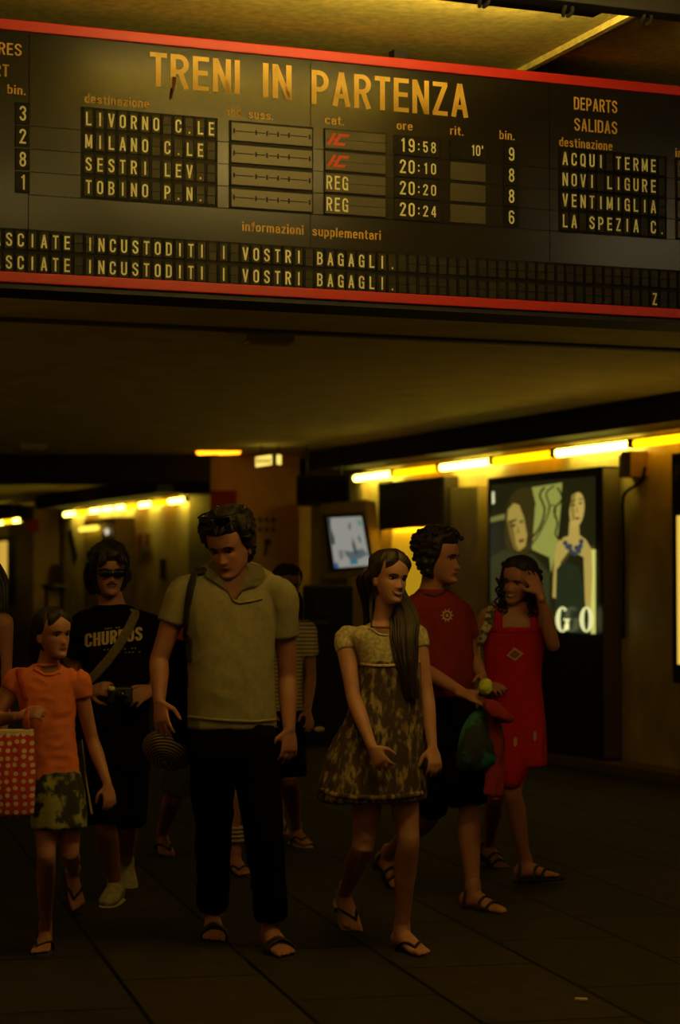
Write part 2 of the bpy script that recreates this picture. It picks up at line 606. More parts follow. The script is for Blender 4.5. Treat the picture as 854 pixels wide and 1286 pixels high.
# right wall: the straight sections between the stair mouths
SECT = [(-18.0, 6.95), (12.5, 19.0), (24.0, 36.0)]
bm = bmesh.new()
for a, b_ in SECT:
    wbox(bm, a, b_, -0.3, 0.0, 0, ZC + 0.02)
struct('wall_right', bm, M_WALL)
# back walls of the stair mouths
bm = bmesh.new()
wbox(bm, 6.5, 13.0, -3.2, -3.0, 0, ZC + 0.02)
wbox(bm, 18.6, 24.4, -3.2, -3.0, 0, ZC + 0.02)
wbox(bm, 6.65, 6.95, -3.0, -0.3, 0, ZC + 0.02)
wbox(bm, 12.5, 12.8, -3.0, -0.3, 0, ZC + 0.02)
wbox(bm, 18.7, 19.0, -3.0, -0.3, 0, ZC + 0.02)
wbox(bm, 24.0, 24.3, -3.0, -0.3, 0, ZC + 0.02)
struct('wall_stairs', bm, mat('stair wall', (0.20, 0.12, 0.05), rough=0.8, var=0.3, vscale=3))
bm = bmesh.new()
wbox(bm, 36, 36.3, -1, 10, 0, ZC + 0.02)
struct('wall_end', bm, M_WALL)
bm = bmesh.new()
wbox(bm, -20, 36, 9.2, 9.4, 0, ZH)
struct('wall_left', bm, M_WALL)
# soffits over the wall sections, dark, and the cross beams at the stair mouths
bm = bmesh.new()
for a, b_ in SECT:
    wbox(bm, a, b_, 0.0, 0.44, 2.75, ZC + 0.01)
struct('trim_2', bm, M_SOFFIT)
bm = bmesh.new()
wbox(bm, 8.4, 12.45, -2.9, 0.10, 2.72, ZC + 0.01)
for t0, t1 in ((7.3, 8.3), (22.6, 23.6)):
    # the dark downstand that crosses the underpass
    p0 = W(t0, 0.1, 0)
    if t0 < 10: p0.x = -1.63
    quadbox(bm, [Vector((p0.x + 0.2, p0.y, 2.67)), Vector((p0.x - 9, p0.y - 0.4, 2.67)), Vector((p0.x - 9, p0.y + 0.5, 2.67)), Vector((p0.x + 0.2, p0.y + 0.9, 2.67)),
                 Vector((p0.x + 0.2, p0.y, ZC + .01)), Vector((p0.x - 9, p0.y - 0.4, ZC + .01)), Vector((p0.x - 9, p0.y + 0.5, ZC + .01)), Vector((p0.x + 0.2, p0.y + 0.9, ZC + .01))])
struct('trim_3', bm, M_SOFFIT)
# low stone ledge along the foot of the right wall
bm = bmesh.new()
for a, b_ in SECT:
    wbox(bm, a, b_, 0.0, 0.30, 0.0, 0.07)
struct('baseboard_right', bm, M_CURB)
# pilasters on the right wall
bm = bmesh.new()
for x0, x1 in ((577, 612), ):
    wbox(bm, wt(x1), wt(x0), 0, 0.10, 0.07, 2.45)
wbox(bm, wt(444), wt(447) - 0.35, 0, 0.06, 0.07, 2.6)
struct('trim_4', bm, M_WALL)

# ------------------------------------------------------------------ fluorescent tubes along the wall
M_TW = mat('pale tube glow', (0.9, 0.9, 0.6), emit=(1.0, 0.84, 0.11), estr=WALL_TUBE * 5)
M_TY = mat('yellow tube glow', (0.9, 0.7, 0.1), emit=(1.0, 0.46, 0.001), estr=WALL_TUBE * 1.5)
M_TRAY = mat('lamp housing', (0.25, 0.2, 0.1), rough=0.5)

def wall_tube(px0, px1, white, label, z=2.655):
    t0, t1 = wt(px1, 0.12), wt(px0, 0.12)
    root = empty('tube_lamp', W((t0 + t1) / 2, 0.12, z + 0.04), label, 'lamp', 'fluorescent lamps along the right wall')
    bm = bmesh.new()
    wbox(bm, t0 + 0.01, t1 - 0.01, 0.08, 0.16, z + 0.032, z + 0.045)
    obj('housing', bm, M_TRAY, root)
    bm = bmesh.new()
    loft(bm, [W(t0 + 0.05, 0.12, z), W(t1 - 0.05, 0.12, z)], [0.036, 0.036], side=Vector((0, 0, 1)), sub=1, n=14, cap0='flat', cap1='flat')
    obj('tube', bm, M_TW if white else M_TY, root, smooth=True)
    for t in (t0 + 0.03, t1 - 0.03):
        bm = bmesh.new()
        wbox(bm, t - 0.02, t + 0.02, 0.09, 0.15, z - 0.032, z + 0.034)
        bevel_all(bm, 0.005)
        obj('end_cap', bm, M_TRAY, root)

near = [(445, 495, 1, 'pale fluorescent tube at the far end of the near lamp row, beside the hanging screen'),
        (495, 553, 0, 'deep yellow fluorescent tube above the dark roller shutter'),
        (553, 620, 1, 'pale fluorescent tube between the shutter and the lit poster'),
        (620, 698, 0, 'deep yellow fluorescent tube directly above the lit fashion poster'),
        (698, 796, 1, 'pale fluorescent tube above the poster case edge, ending at the junction box'),
        (796, 916, 0, 'deep yellow fluorescent tube right of the junction box, cut by the frame')]
for a in near:
    wall_tube(*a)
fx = [81, 97.5, 113, 129.5, 145, 160, 175, 193, 212, 235]
desc = ['first', 'second', 'third', 'fourth', 'fifth', 'sixth', 'seventh', 'eighth', 'ninth']
for i in range(9):
    wall_tube(fx[i], fx[i + 1], i % 2 == 0 or i == 3, '%s fluorescent tube from the left in the distant row behind the man in sunglasses' % desc[i])
for i, (a, b_) in enumerate([(-6, 6), (6, 17), (17, 27)]):
    wall_tube(b_ if False else a, b_, i != 1, ['farthest row of tubes at the left edge, lamp cut by the frame', 'farthest row of tubes at the left edge, middle lamp', 'farthest row of tubes at the left edge, lamp next to the red sign'][i])

UPV = Vector((0, 0, 1))
# ------------------------------------------------------------------ hall lamps in front of the board
def hall_lamp(c, ax, length, power, label, col=WARM, r=0.022):
    root = empty('ceiling_lamp', c + Vector((0, 0, 0.08)), label, 'lamp', 'tube lamps under the hall ceiling')
    up = Vector((0, 0, 1)); q = up.cross(ax)
    bm = bmesh.new()
    obox(bm, c + Vector((0, 0, 0.085)), ax, q, up, length, 0.03, 0.03)
    bevel_all(bm, 0.006)
    obj('housing', bm, M_TRAY, root)
    bm = bmesh.new()
    loft(bm, [c - ax * (length / 2 - .05), c + ax * (length / 2 - .05)], [r, r], side=up, sub=1, n=12, cap0='flat', cap1='flat')
    obj('tube', bm, mat('hall tube %d %d' % (round(power * 10), round(col[2] * 100)), (0.9, 0.8, 0.5), emit=col, estr=power), root, smooth=True)
    for s in (-1, 1):
        bm = bmesh.new()
        obox(bm, c + ax * (s * (length / 2 - .03)) + Vector((0, 0, 0.03)), ax, q, up, 0.03, 0.04, 0.11)
        obj('end_cap', bm, M_TRAY, root)

hall_lamp(Vector((0.95, 7.15, 3.63)), BU, 1.2, HALL_LAMP, 'yellow tube lamp high under the hall ceiling, nearest to the departures board')
hall_lamp(Vector((-0.12, 6.60, 3.40)), BU, 1.0, HALL_LAMP_BACK, 'yellow tube lamp hung lower, left of the lamp nearest to the board')
cove = empty('added_cove_lamp', Vector((0.30, 8.04, 3.70)), 'added unseen yellow uplight close under the hall ceiling, its trough shielding the board', 'lamp')  # uplight added to brighten the hall ceiling
cc = Vector((0.30, 8.04, 3.735))
bm = bmesh.new()
obox(bm, cc + Vector((0, 0, -.028)), BU, BN, UPV, 1.52, .10, .006)
for s_ in (-1, 1):
    obox(bm, cc + BN * (.048 * s_) + Vector((0, 0, -.013)), BU, BN, UPV, 1.52, .006, .030)
    obox(bm, cc + BU * (.758 * s_) + Vector((0, 0, -.013)), BU, BN, UPV, .006, .10, .030)
obj('trough', bm, M_DARK, cove)  # trough shaped to keep the added tube's light off the board
bm = bmesh.new()
loft(bm, [cc - BU * .72, cc + BU * .72], [.013, .013], side=UPV, sub=1, n=12, cap0='flat', cap1='flat')
obj('tube', bm, mat('cove tube', (.9, .8, .5), emit=WARM, estr=ADDED_UPLIGHT), cove, smooth=True)
for s_ in (-.5, .5):
    bm = bmesh.new(); tube(bm, [cc + BU * s_ + BN * .048 + Vector((0, 0, -.02)), cc + BU * s_ + BN * .048 + Vector((0, 0, ZH - 3.735))], .004, sub=1)
    obj('hanger', bm, M_TRAY, cove)
hall_lamp(Vector((0.90, 2.60, 3.30)), BU, 1.2, FRONT_FILL_LAMP, 'added unseen yellow fill lamp of the hall, nearest to the viewer')  # unseen lamp added to brighten the faces from the front
for i_, t_ in enumerate((-7.5, -4.5, -1.5, 1.5, 4.5, 7.5)):  # unseen row added to light the right wall and the ceiling
    hall_lamp(W(t_, 7.4, 2.72), WD, 1.2, LEFT_FILL_ROW, ['nearest', 'second', 'third', 'fourth', 'fifth', 'farthest'][i_] + ' added yellow fill lamp of the unseen row along the left side of the underpass', r=.03)
hall_lamp(Vector((4.10, 7.40, 3.53)), BU, 1.0, HALL_LAMP_PALE, 'pale tube lamp of the hall ceiling far to the right of the board', col=(1, .80, .45))

# ------------------------------------------------------------------ black cable tray with clips hanging under the hall ceiling
bm = bmesh.new()
tr0 = at(588, -2, 8.0)
zt = tr0.z
def trp(px, dz, dep):
    p = at(px, 0, 8.0)
    return B((Vector((p.x, p.y, 0)) - B0).dot(BU), 0, 0)
ut0 = (Vector((tr0.x, tr0.y, 0)) - B0).dot(BU)
wt0 = (Vector((tr0.x, tr0.y, 0)) - B0).dot(BN)
root = empty('cable_tray', B(ut0 + 1.2, wt0, zt + .05), 'black metal rail with clips under the hall ceiling at the top right', 'rail')
bm = bmesh.new()
bbox_(bm, ut0 - 0.06, ut0 + 3, wt0, wt0 + 0.10, zt, zt + 0.095)
bevel_all(bm, 0.006)
obj('rail', bm, M_DARK, root)
for q_ in (.25, 1.4, 2.6):
    bm = bmesh.new(); tube(bm, [B(ut0 + q_, wt0 + .05, zt + .08), B(ut0 + q_, wt0 + .05, ZH)], .008, sub=1)
    obj('hanger', bm, M_DARK, root)
for px in (602, 707, 806):
    for e in (-0.012, 0.012):
        d = ray(px, 0)
        s = ((B(ut0, wt0, 0) - Vector((0, 0, 0))).dot(BN)) / Vector((d.x, d.y, 0)).dot(BN)
        pu = (Vector((d.x * s, d.y * s, 0)) - B0).dot(BU)
        bm = bmesh.new()
        tube(bm, [B(pu + e, wt0 + 0.05, zt + 0.01), B(pu + e * 1.5, wt0 + 0.04, zt - 0.018), B(pu + e * 0.8, wt0 + 0.02, zt - 0.03)], 0.008, n=8, sub=3)
        obj('clip', bm, M_DARK, root, smooth=True)

# ------------------------------------------------------------------ emergency lights on the low ceiling
def emergency_light(x, y, label, s=1.0):
    c = hz(x, y, ZC - 0.03)
    root = empty('emergency_light', c + Vector((0, 0, .03)), label, 'lamp')
    bm = bmesh.new()
    obox(bm, c + Vector((0, 0, .012)), BU, BN, Vector((0, 0, 1)), .30 * s, .11 * s, .036)
    bevel_all(bm, .008)
    obj('housing', bm, mat('fitting plastic', (0.42, 0.34, 0.16), rough=0.5), root)
    bm = bmesh.new()
    obox(bm, c + BU * 0.0 - Vector((0, 0, .014)), BU, BN, Vector((0, 0, 1)), .26 * s, .08 * s, .024)
    bevel_all(bm, .008)
    obj('diffuser', bm, mat('fitting diffuser', (0.5, 0.42, 0.2), rough=0.3), root)

emergency_light(336, 428, 'unlit emergency light box on the low ceiling just below the board')
emergency_light(41, 561, 'small unlit light box on the far left of the low ceiling', 1.0)

# ------------------------------------------------------------------ big tan pillar by the stair mouth, its lamp, sign and posters
bm = bmesh.new()
PD = 24.0
pl0, pl1 = at(263, 700, PD), at(376, 700, PD)
def pbox(bm, x0, x1, d0, d1, z0, z1, mi=0):
    a, b_ = at(x0, 740, d0), at(x1, 740, d0)
    quadbox(bm, [Vector((a.x, d0, z0)), Vector((b_.x, d0, z0)), Vector((b_.x, d1, z0)), Vector((a.x, d1, z0)),
                 Vector((a.x, d0, z1)), Vector((b_.x, d0, z1)), Vector((b_.x, d1, z1)), Vector((a.x, d1, z1))], mi)
pbox(bm, 264, 376, PD, PD + 0.7, 0, ZC)
struct('wall_pillar', bm, M_PILLAR)
bm = bmesh.new()
pbox(bm, 376, 390, PD - 0.5, PD + 0.2, 0, 2.45)
pbox(bm, 390, 437, PD + 0.3, PD + 0.8, 0, ZC)
struct('wall_pier', bm, M_PILLAR)

root = empty('tube_lamp', at(275, 567, 23.2), 'pair of short yellow tubes on the ceiling at the tan pillar top', 'lamp', None)
for x0, x1 in ((250, 273), (276, 299)):
    bm = bmesh.new()
    p, q = at(x0, 568, 23.25), at(x1, 567, 23.25)
    loft(bm, [p, q], [.03, .03], side=Vector((0, 0, 1)), sub=1, n=12)
    obj('tube', bm, mat('pillar tube', (.9, .6, .1), emit=(1, .32, .006), estr=4.2), root, smooth=True)
bm = bmesh.new()
p, q = at(248, 563.5, 23.27), at(301, 562.5, 23.27)
obox(bm, (p + q) / 2, (q - p).normalized(), Vector((0, 1, 0)), Vector((0, 0, 1)), (q - p).length, .08, .03)
obj('housing', bm, M_DARK, root)

root = empty('exit_sign', at(337, 568, 22.2), 'small lit yellow exit sign hanging from the ceiling at the pillar', 'sign')
bm = bmesh.new()
a, b_, c, d = at(321, 574, 22.2), at(341, 571, 22.2), at(341, 583, 22.2), at(321, 586, 22.2)
bk = Vector((0, .08, 0))
quadbox(bm, [d, c, c + bk, d + bk, a, b_, b_ + bk, a + bk])
obj('panel', bm, mat('sign glow', (.9, .85, .4), emit=(1, .72, .13), estr=1.3), root)
bm = bmesh.new()
a, b_, c, d = at(347.5, 571, 22.2), at(353, 571.5, 22.2), at(353, 583, 22.2), at(347.5, 582.5, 22.2)
quadbox(bm, [d, c, c + bk, d + bk, a, b_, b_ + bk, a + bk])
obj('side_panel', bm, MATS['sign glow'], root)
bm = bmesh.new()
for x in (324, 328.5, 333, 337.5):
    e = Vector((0, -.006, 0))
    p = at(x, 579, 22.2) + e
    obox(bm, p, Vector((1, 0, 0)), Vector((0, 1, 0)), Vector((0, 0, 1)), .018, .006, .05)
obj('pictogram', bm, M_DARK, root)
bm = bmesh.new()
quadbox(bm, [at(341.5, 584, 22.25), at(347, 584, 22.25), at(347, 584, 22.3), at(341.5, 584, 22.3), at(341.5, 570, 22.25), at(347, 570, 22.25), at(347, 570, 22.3), at(341.5, 570, 22.3)])
obj('divider', bm, M_DARK, root)
for x in (328, 350):
    bm = bmesh.new()
    tube(bm, [at(x, 572, 22.24), at(x, 572, 22.24) + Vector((0, 0, ZC - at(x, 572, 22.24).z))], .006, sub=1)
    obj('rod', bm, M_DARK, root)

M_RED = mat('red sign paint', (0.30, 0.012, 0.006), rough=0.6)
bm = bmesh.new()
pbox(bm, 264, 297, PD - .04, PD, at(0, 650, PD).z, at(0, 616, PD).z)
bevel_all(bm, .006)
tag(obj('wall_sign', bm, M_RED), 'plain dark red panel on the tan pillar behind the tall man', 'sign')

M_PAPER = mat('notice paper', (0.55, 0.42, 0.2), rough=0.8)
M_INK = mat('notice print', (0.05, 0.035, 0.02), rough=0.8)
def notice(x0, y0, x1, y1, label, marks, dep=PD, cat='poster'):
    root = empty('notice', at((x0 + x1) / 2, y1, dep - .01), label, cat)
    bm = bmesh.new()
    pbox(bm, x0, x1, dep - .012, dep - .001, at(0, y1, dep).z, at(0, y0, dep).z)
    obj('sheet', bm, M_PAPER, root)
    bm = bmesh.new()
    for (x, y, rx, ry) in marks:
        c = at(x, y, dep - .014); k = dep / FPX
        ellipsoid(bm, c, Vector((1, 0, 0)), Vector((0, 1, 0)), Vector((0, 0, 1)), rx * k, .003, ry * k, 12, 6)
    obj('print', bm, M_INK, root)
notice(319, 646, 352, 672, 'upper pale notice with rows of round symbols on the tan pillar', [(x, y, 2.6, 3) for x in (327, 335, 343) for y in (653, 665)])
notice(318, 674, 351, 703, 'lower pale notice with a dark figure on the tan pillar', [(336, 681, 5, 5), (334, 690, 2.5, 5), (333, 696, 3.5, 2)])

# ------------------------------------------------------------------ black display box and hanging screen near the stair mouth
root = empty('hanging_display_box', at(405, 640, 22.4), 'black box hung high between the tan pier and the first wall lamp', 'sign')
bm = bmesh.new()
pbox(bm, 372, 441, 22.2, 22.6, at(0, 634, 22.2).z, at(0, 596, 22.2).z)
bevel_all(bm, .02)
obj('case', bm, M_DARK, root)
bm = bmesh.new()
pbox(bm, 376, 437, 22.17, 22.2, at(0, 630, 22.2).z, at(0, 600, 22.2).z)
obj('front_glass', bm, mat('black glass', (0.005, 0.004, 0.004), rough=0.15), root)
bm = bmesh.new()
for x in (385, 428):
    p = at(x, 600, 22.4); tube(bm, [p, Vector((p.x, p.y, ZC))], .015, sub=1)
obj('hanger', bm, M_DARK, root)

SD = 21.2
root = empty('information_screen', at(437, 735, SD), 'tilted information screen showing a pale grey picture in a brown case', 'screen')
def sq(pts, dep):
    return [at(x, y, dep) for x, y in pts]
bm = bmesh.new()
f = sq([(404, 728), (470, 722), (460, 627), (402, 634)], SD)
bk = Vector((.10, .55, 0))
quadbox(bm, [f[0], f[1], f[1] + bk, f[0] + bk, f[3], f[2], f[2] + bk, f[3] + bk])
bevel_all(bm, .015)
obj('case', bm, mat('brown case', (0.16, 0.10, 0.04), rough=0.5), root)
bm = bmesh.new()
f = sq([(415, 718), (470, 712), (457, 643), (406, 646)], SD - .012)
bk = Vector((0, .02, 0))
quadbox(bm, [f[0], f[1], f[1] + bk, f[0] + bk, f[3], f[2], f[2] + bk, f[3] + bk])
obj('bezel', bm, M_DARK, root)
bm = bmesh.new()
f = sq([(420.5, 713.5), (465, 710), (454, 648.5), (411.5, 650.5)], SD - .018)
bk = Vector((0, .01, 0))
quadbox(bm, [f[0], f[1], f[1] + bk, f[0] + bk, f[3], f[2], f[2] + bk, f[3] + bk])
scr = obj('display', bm, mat('screen glow', (.02, .02, .02), rough=.3, emit=(.26, .255, .22), estr=1.0), root)
SHP = [([(411.6, 651), (415, 650.5), (415.6, 664), (420, 676), (420.5, 684), (417, 684)], (.02, .035, .03)),
       ([(438, 657), (440.5, 657), (440, 666), (437.8, 664)], (.05, .06, .06)),
       ([(442, 674), (446, 684), (450, 697), (445, 695), (442.5, 685)], (.03, .05, .045)),
       ([(449, 674), (451, 672), (454, 680), (452, 682)], (.06, .08, .06)),
       ([(432, 691), (441, 693), (455, 689), (462, 696), (452, 702), (440, 703), (434, 697)], (.08, .10, .11)),
       ([(420, 706), (425, 708), (425.5, 713), (420.5, 713.5)], (.02, .08, .20)),
       ([(440, 702), (448, 700), (450, 708), (440, 709)], (.03, .12, .16)),
       ([(448, 652), (453, 654), (455, 660), (450, 661)], (.08, .22, .14)),
       ([(425, 692), (430, 690), (432, 700), (427, 704)], (.13, .14, .14))]
for i, (poly, c) in enumerate(SHP):
    bm = bmesh.new()
    a = [bm.verts.new(at(x, y, SD - .021)) for x, y in poly]
    b_ = [bm.verts.new(at(x, y, SD - .0185)) for x, y in poly]
    n = len(poly)
    bm.faces.new(a); bm.faces.new(b_[::-1])
    for k in range(n):
        bm.faces.new((a[k], a[(k + 1) % n], b_[(k + 1) % n], b_[k]))
    obj('picture_patch', bm, mat('screen patch %d' % i, (.01, .01, .01), emit=c, estr=1.0), scr)

# dark ticket machine below the screen
root = empty('ticket_machine', floor_at(412, 941), 'dark unlit ticket machine standing below the hanging screen', 'machine')
TD = 20.6
bm = bmesh.new()
pbox(bm, 380, 445, TD, TD + .6, 0, 1.52)
bevel_all(bm, .03)
obj('cabinet', bm, M_DARK, root)
bm = bmesh.new()
pbox(bm, 392, 412, TD - .03, TD, at(0, 783, TD).z, at(0, 780, TD).z)
obj('shelf', bm, mat('dull trim', (.12, .08, .04)), root)
bm = bmesh.new()
pbox(bm, 395, 420, TD - .012, TD, at(0, 772, TD).z, at(0, 748, TD).z)
obj('front_panel', bm, mat('dark panel', (.02, .013, .01), rough=.3), root)

# ------------------------------------------------------------------ lit kiosk window with roller shutter in the wall
t0, t1 = wt(577) + .02, wt(493)
root = empty('kiosk_window', W((t0 + t1) / 2, .1, .8), 'lit yellow kiosk window under a dark roller shutter behind the curly-haired man', 'kiosk')
zA, zB = 2.09, 2.57
bm = bmesh.new()
wbox(bm, t0, t1, .09, .16, zA, zB)
wbox(bm, t0 - .01, t0 + .02, 0, .16, zA - .02, zB)
wbox(bm, t0, t1, 0, .16, zB - .03, zB)
bevel_all(bm, .02)
obj('shutter_box', bm, mat('shutter slats', (.045, .03, .015), rough=.5), root)
bm = bmesh.new()
for i in range(6):
    wbox(bm, t0 + .03, t1 - .03, .16, .17, zA + .04 + i * .075, zA + .085 + i * .075)
obj('shutter_slats', bm, mat('shutter slats', (.045, .03, .015)), root)
M_KI = mat('glowing kiosk interior', (.75, .5, .06), rough=.6, emit=(.34, .20, .006), estr=1.0)  # panel glows by itself in place of the hidden tube's light
bm = bmesh.new()
wbox(bm, t0 + .05, t1 - .05, .01, .03, .9, zA)
obj('back_panel', bm, M_KI, root)
bm = bmesh.new()
wbox(bm, t0, t0 + .05, 0, .16, .85, zA)
wbox(bm, t1 - .05, t1, 0, .16, .85, zA)
obj('frame', bm, mat('kiosk frame', (.16, .11, .04), rough=.4), root)
bm = bmesh.new()
wbox(bm, t0, t1, 0, .25, .80, .87)
obj('counter', bm, mat('kiosk frame', (.16, .11, .04)), root)
bm = bmesh.new()
wbox(bm, t0, t1, 0, .14, .07, .80)
obj('lower_panel', bm, M_DARK, root)
bm = bmesh.new()
loft(bm, [W(t0 + .25, .055, zA + .03), W(t1 - .1, .055, zA + .03)], [.018, .018], side=Vector((0, 0, 1)), sub=1, n=10)
obj('tube', bm, mat('kiosk tube', (.9, .7, .2), emit=(1, .55, .02), estr=22), root)

# small dark vent on the wall
bm = bmesh.new()
wbox(bm, wt(494), wt(480), 0, .05, 2.50, 2.60)
bevel_all(bm, .008)
r_ = obj('wall_vent', bm, M_DARK)
tag(r_, 'small dark vent grille under the far end of the near lamp row', 'vent')
bm = bmesh.new()
for i in range(4):
    wbox(bm, wt(494) + .02, wt(480) - .02, .05, .056, 2.513 + i * .022, 2.523 + i * .022)
obj('slat', bm, mat('dull trim', (.12, .08, .04)), r_)

# ------------------------------------------------------------------ the lit fashion poster in its black case
LT0, LT1, LO = .94, 3.10, .18
root = empty('poster_light_box', W((LT0 + LT1) / 2, .09, .05), 'tall black light box with a lit fashion poster of two women', 'light box')
bm = bmesh.new()
wbox(bm, LT0, LT1, 0, LO, .07, 2.50)
bevel_all(bm, .012)
obj('case', bm, mat('case black metal', (.012, .010, .008), rough=.35), root)
def lp(px, py, off):
    """point of the light box front plane seen at a pixel"""
    d = ray(px, py); o = Vector((0, 0, CAM_Z))
    b = W0 + WN * off
    s = (b - o).dot(WN) / d.dot(WN)
    return o + d * s
def lit_poly(name, poly, off, mname, col, estr, parent, th=.004):
    bm = bmesh.new()
    a = [bm.verts.new(lp(x, y, off + th)) for x, y in poly]
    b_ = [bm.verts.new(lp(x, y, off)) for x, y in poly]
    n = len(poly)
    bm.faces.new(a); bm.faces.new(b_[::-1])
    for k in range(n):
        bm.faces.new((a[k], a[(k + 1) % n], b_[(k + 1) % n], b_[k]))
    return obj(name, bm, mat(mname, tuple(c * .5 for c in col), rough=.25, emit=col, estr=estr), parent)
def oval(cx, cy, rx, ry, rot=0, n=20):
    out = []
    for k in range(n):
        a = 2 * math.pi * k / n
        x, y = rx * math.cos(a), ry * math.sin(a)
        c, s = math.cos(rot), math.sin(rot)
        out.append((cx + x * c - y * s, cy + x * s + y * c))
    return out
O0 = LO + .001
E = 1.0
pst = lit_poly('poster', [(616, 609), (748, 598), (748, 796), (616, 786)], O0, 'poster ground', (.013, .012, .003), E, root, .003)
LY = [0]
def art(name, poly, col):
    LY[0] += 1
    return lit_poly(name, poly, O0 + .003 + .0012 * LY[0], name + ' %d' % LY[0], col, E, pst, .0012)
# pale backdrop between the women and behind the right one
art('backdrop', [(668, 612), (706, 606), (704, 640), (700, 680), (692, 720), (690, 700), (668, 690), (664, 660), (673, 634)], (.26, .27, .05))
art('backdrop', [(742, 690), (748, 690), (748, 796), (742, 796)], (.50, .50, .12))
art('backdrop', [(618, 618), (620.5, 617), (621, 632), (618, 633)], (.75, .75, .4))
art('backdrop', [(616, 650), (634, 645), (634, 652), (616, 656)], (.16, .16, .03))
# left woman: hair, face turned sideways, hair shadow on the face
art('hair', [(634, 645), (642, 622), (652, 613), (668, 612), (672, 640), (668, 690), (655, 700), (640, 700), (634, 680)], (.035, .025, .004))
art('face', [(638, 640), (645, 632), (652, 634), (658, 650), (662, 672), (660, 686), (652, 692), (645, 688), (640, 672), (637, 655)], (.34, .24, .045))
art('face_shade', [(637, 655), (641, 652), (646, 668), (648, 684), (653, 691), (645, 688), (640, 672)], (.16, .10, .015))
art('brow', [(640, 655), (648, 651), (649, 653), (641, 658)], (.03, .02, .004))
art('eye', oval(644.5, 660, 3.6, 1.8, -.3), (.03, .02, .004))
art('eye', oval(655, 655, 2.6, 1.6, -.3), (.04, .025, .004))
art('mouth', oval(655, 679, 4.0, 2.2, -.3), (.14, .04, .008))
art('nose', [(650, 660), (653, 668), (649, 671)], (.2, .13, .02))
art('clothes', [(616, 700), (634, 690), (655, 700), (668, 694), (690, 720), (690, 790), (616, 786)], (.030, .030, .008))
# right woman: hair, face, neck, shoulders, dark dress, necklace
art('hair', [(708, 640), (706, 620), (712, 610), (722, 604), (736, 612), (742, 640), (744, 672), (736, 690), (712, 684)], (.014, .013, .003))
art('shoulders', [(700, 680), (708, 675), (716, 672), (728, 672), (736, 678), (743, 690), (744, 720), (742, 765), (735, 765), (733, 700), (716, 690), (704, 706), (699, 752), (694, 750), (696, 700)], (.40, .29, .06))
art('neck', [(715, 655), (727, 655), (728, 678), (722, 690), (714, 678)], (.42, .30, .06))
art('face', oval(724.5, 640, 9.2, 22, .10), (.46, .33, .07))
art('face_shade', [(716, 636), (718, 622), (724, 618), (721, 634), (722, 650), (719, 656)], (.26, .17, .03))
art('eye', oval(720, 634, 2.6, 1.3), (.05, .03, .006))
art('eye', oval(729, 632, 2.4, 1.3), (.05, .03, .006))
art('brow', [(717, 629), (723, 627), (723, 628.5), (717, 631)], (.05, .03, .006))
art('brow', [(727, 626), (732, 626), (732, 627.5), (727, 628)], (.05, .03, .006))
art('mouth', oval(725, 651, 3.6, 1.7), (.2, .07, .012))
art('nose', [(724, 634), (727, 643), (723, 644)], (.30, .2, .035))
art('dress', [(699, 715), (705, 708), (716, 707), (726, 712), (733, 735), (736, 768), (740, 796), (697, 792), (698, 750)], (.016, .022, .008))
for (x, y) in [(710, 682), (713, 687), (717, 692), (722, 695), (727, 692), (729, 686), (730, 680), (716, 686), (724, 688)]:
    art('necklace_bead', oval(x, y, 3.2, 3.4), (.035, .045, .055))
# loose curved strands of hair across the backdrop
def strand(pts, w, col):
    sp = spline([Vector((x, y, 0)) for x, y in pts], 5)
    L, R = [], []
    for i, p in enumerate(sp):
        t = (sp[min(i + 1, len(sp) - 1)] - sp[max(i - 1, 0)]).normalized()
        n = Vector((-t.y, t.x, 0)) * w / 2
        L.append((p.x + n.x, p.y + n.y)); R.append((p.x - n.x, p.y - n.y))
    art('hair_strand', L + R[::-1], col)
strand([(664, 680), (678, 662), (684, 640), (678, 622), (684, 612)], 2.6, (.02, .018, .004))
strand([(662, 690), (676, 672), (690, 640), (686, 620), (696, 610)], 2.0, (.03, .026, .005))
strand([(700, 612), (706, 626), (696, 640), (700, 656), (698, 672), (706, 678)], 2.4, (.02, .018, .004))
strand([(688, 640), (694, 634), (698, 640), (696, 650)], 1.5, (.04, .03, .008))
# the letters
def lfn(cx, base, k):
    return lambda u, v: lp(cx + u, base - v, O0 + .003 + .0012 * 62)
for c, cx in (('G', 706.5), ('O', 736.5)):
    bm = bmesh.new(); fn = lfn(cx, 778, 1)
    a0, a1 = (0, 360) if c == 'O' else (48, 335)
    n_ = 30
    prev = None
    for k in range(n_ + 1):
        t = math.radians(a0 + (a1 - a0) * k / n_)
        po = bm.verts.new(fn(8.6 * math.cos(t), 16 * math.sin(t))); pi_ = bm.verts.new(fn(3.0 * math.cos(t), 14 * math.sin(t)))
        if prev:
            bm.faces.new((prev[0], po, pi_, prev[1]))
        prev = (po, pi_)
    if c == 'G':
        bm.faces.new([bm.verts.new(fn(*q)) for q in ((1.0, -1.0), (9.4, -1.0), (9.4, 1.0), (1.0, 1.0))])
        bm.faces.new([bm.verts.new(fn(*q)) for q in ((3.6, -13), (8.0, -13), (8.0, -.5), (3.6, -.5))])
    obj('letter', bm, mat('poster letter', (.4, .4, .2), emit=(.80, .78, .34), estr=1.0), pst)
bm = bmesh.new()
wbox(bm, LT0 - .004, LT0, .012, LO - .012, .09, 2.48)
obj('side_panel', bm, mat('lit case side', (.20, .14, .06), rough=.5), root)  # light falling on the case side is put into this lighter brown
# lower black door of the case with a small nameplate
bm = bmesh.new()
a = [lp(620, 800, LO + .004), lp(748, 812, LO + .004), lp(748, 945, LO + .004), lp(620, 930, LO + .004)]
b_ = [p - WN * .01 for p in a]
quadbox(bm, [a[3], a[2], b_[2], b_[3], a[0], a[1], b_[1], b_[0]])
obj('lower_door', bm, mat('case door', (.010, .008, .007), rough=.45), root)

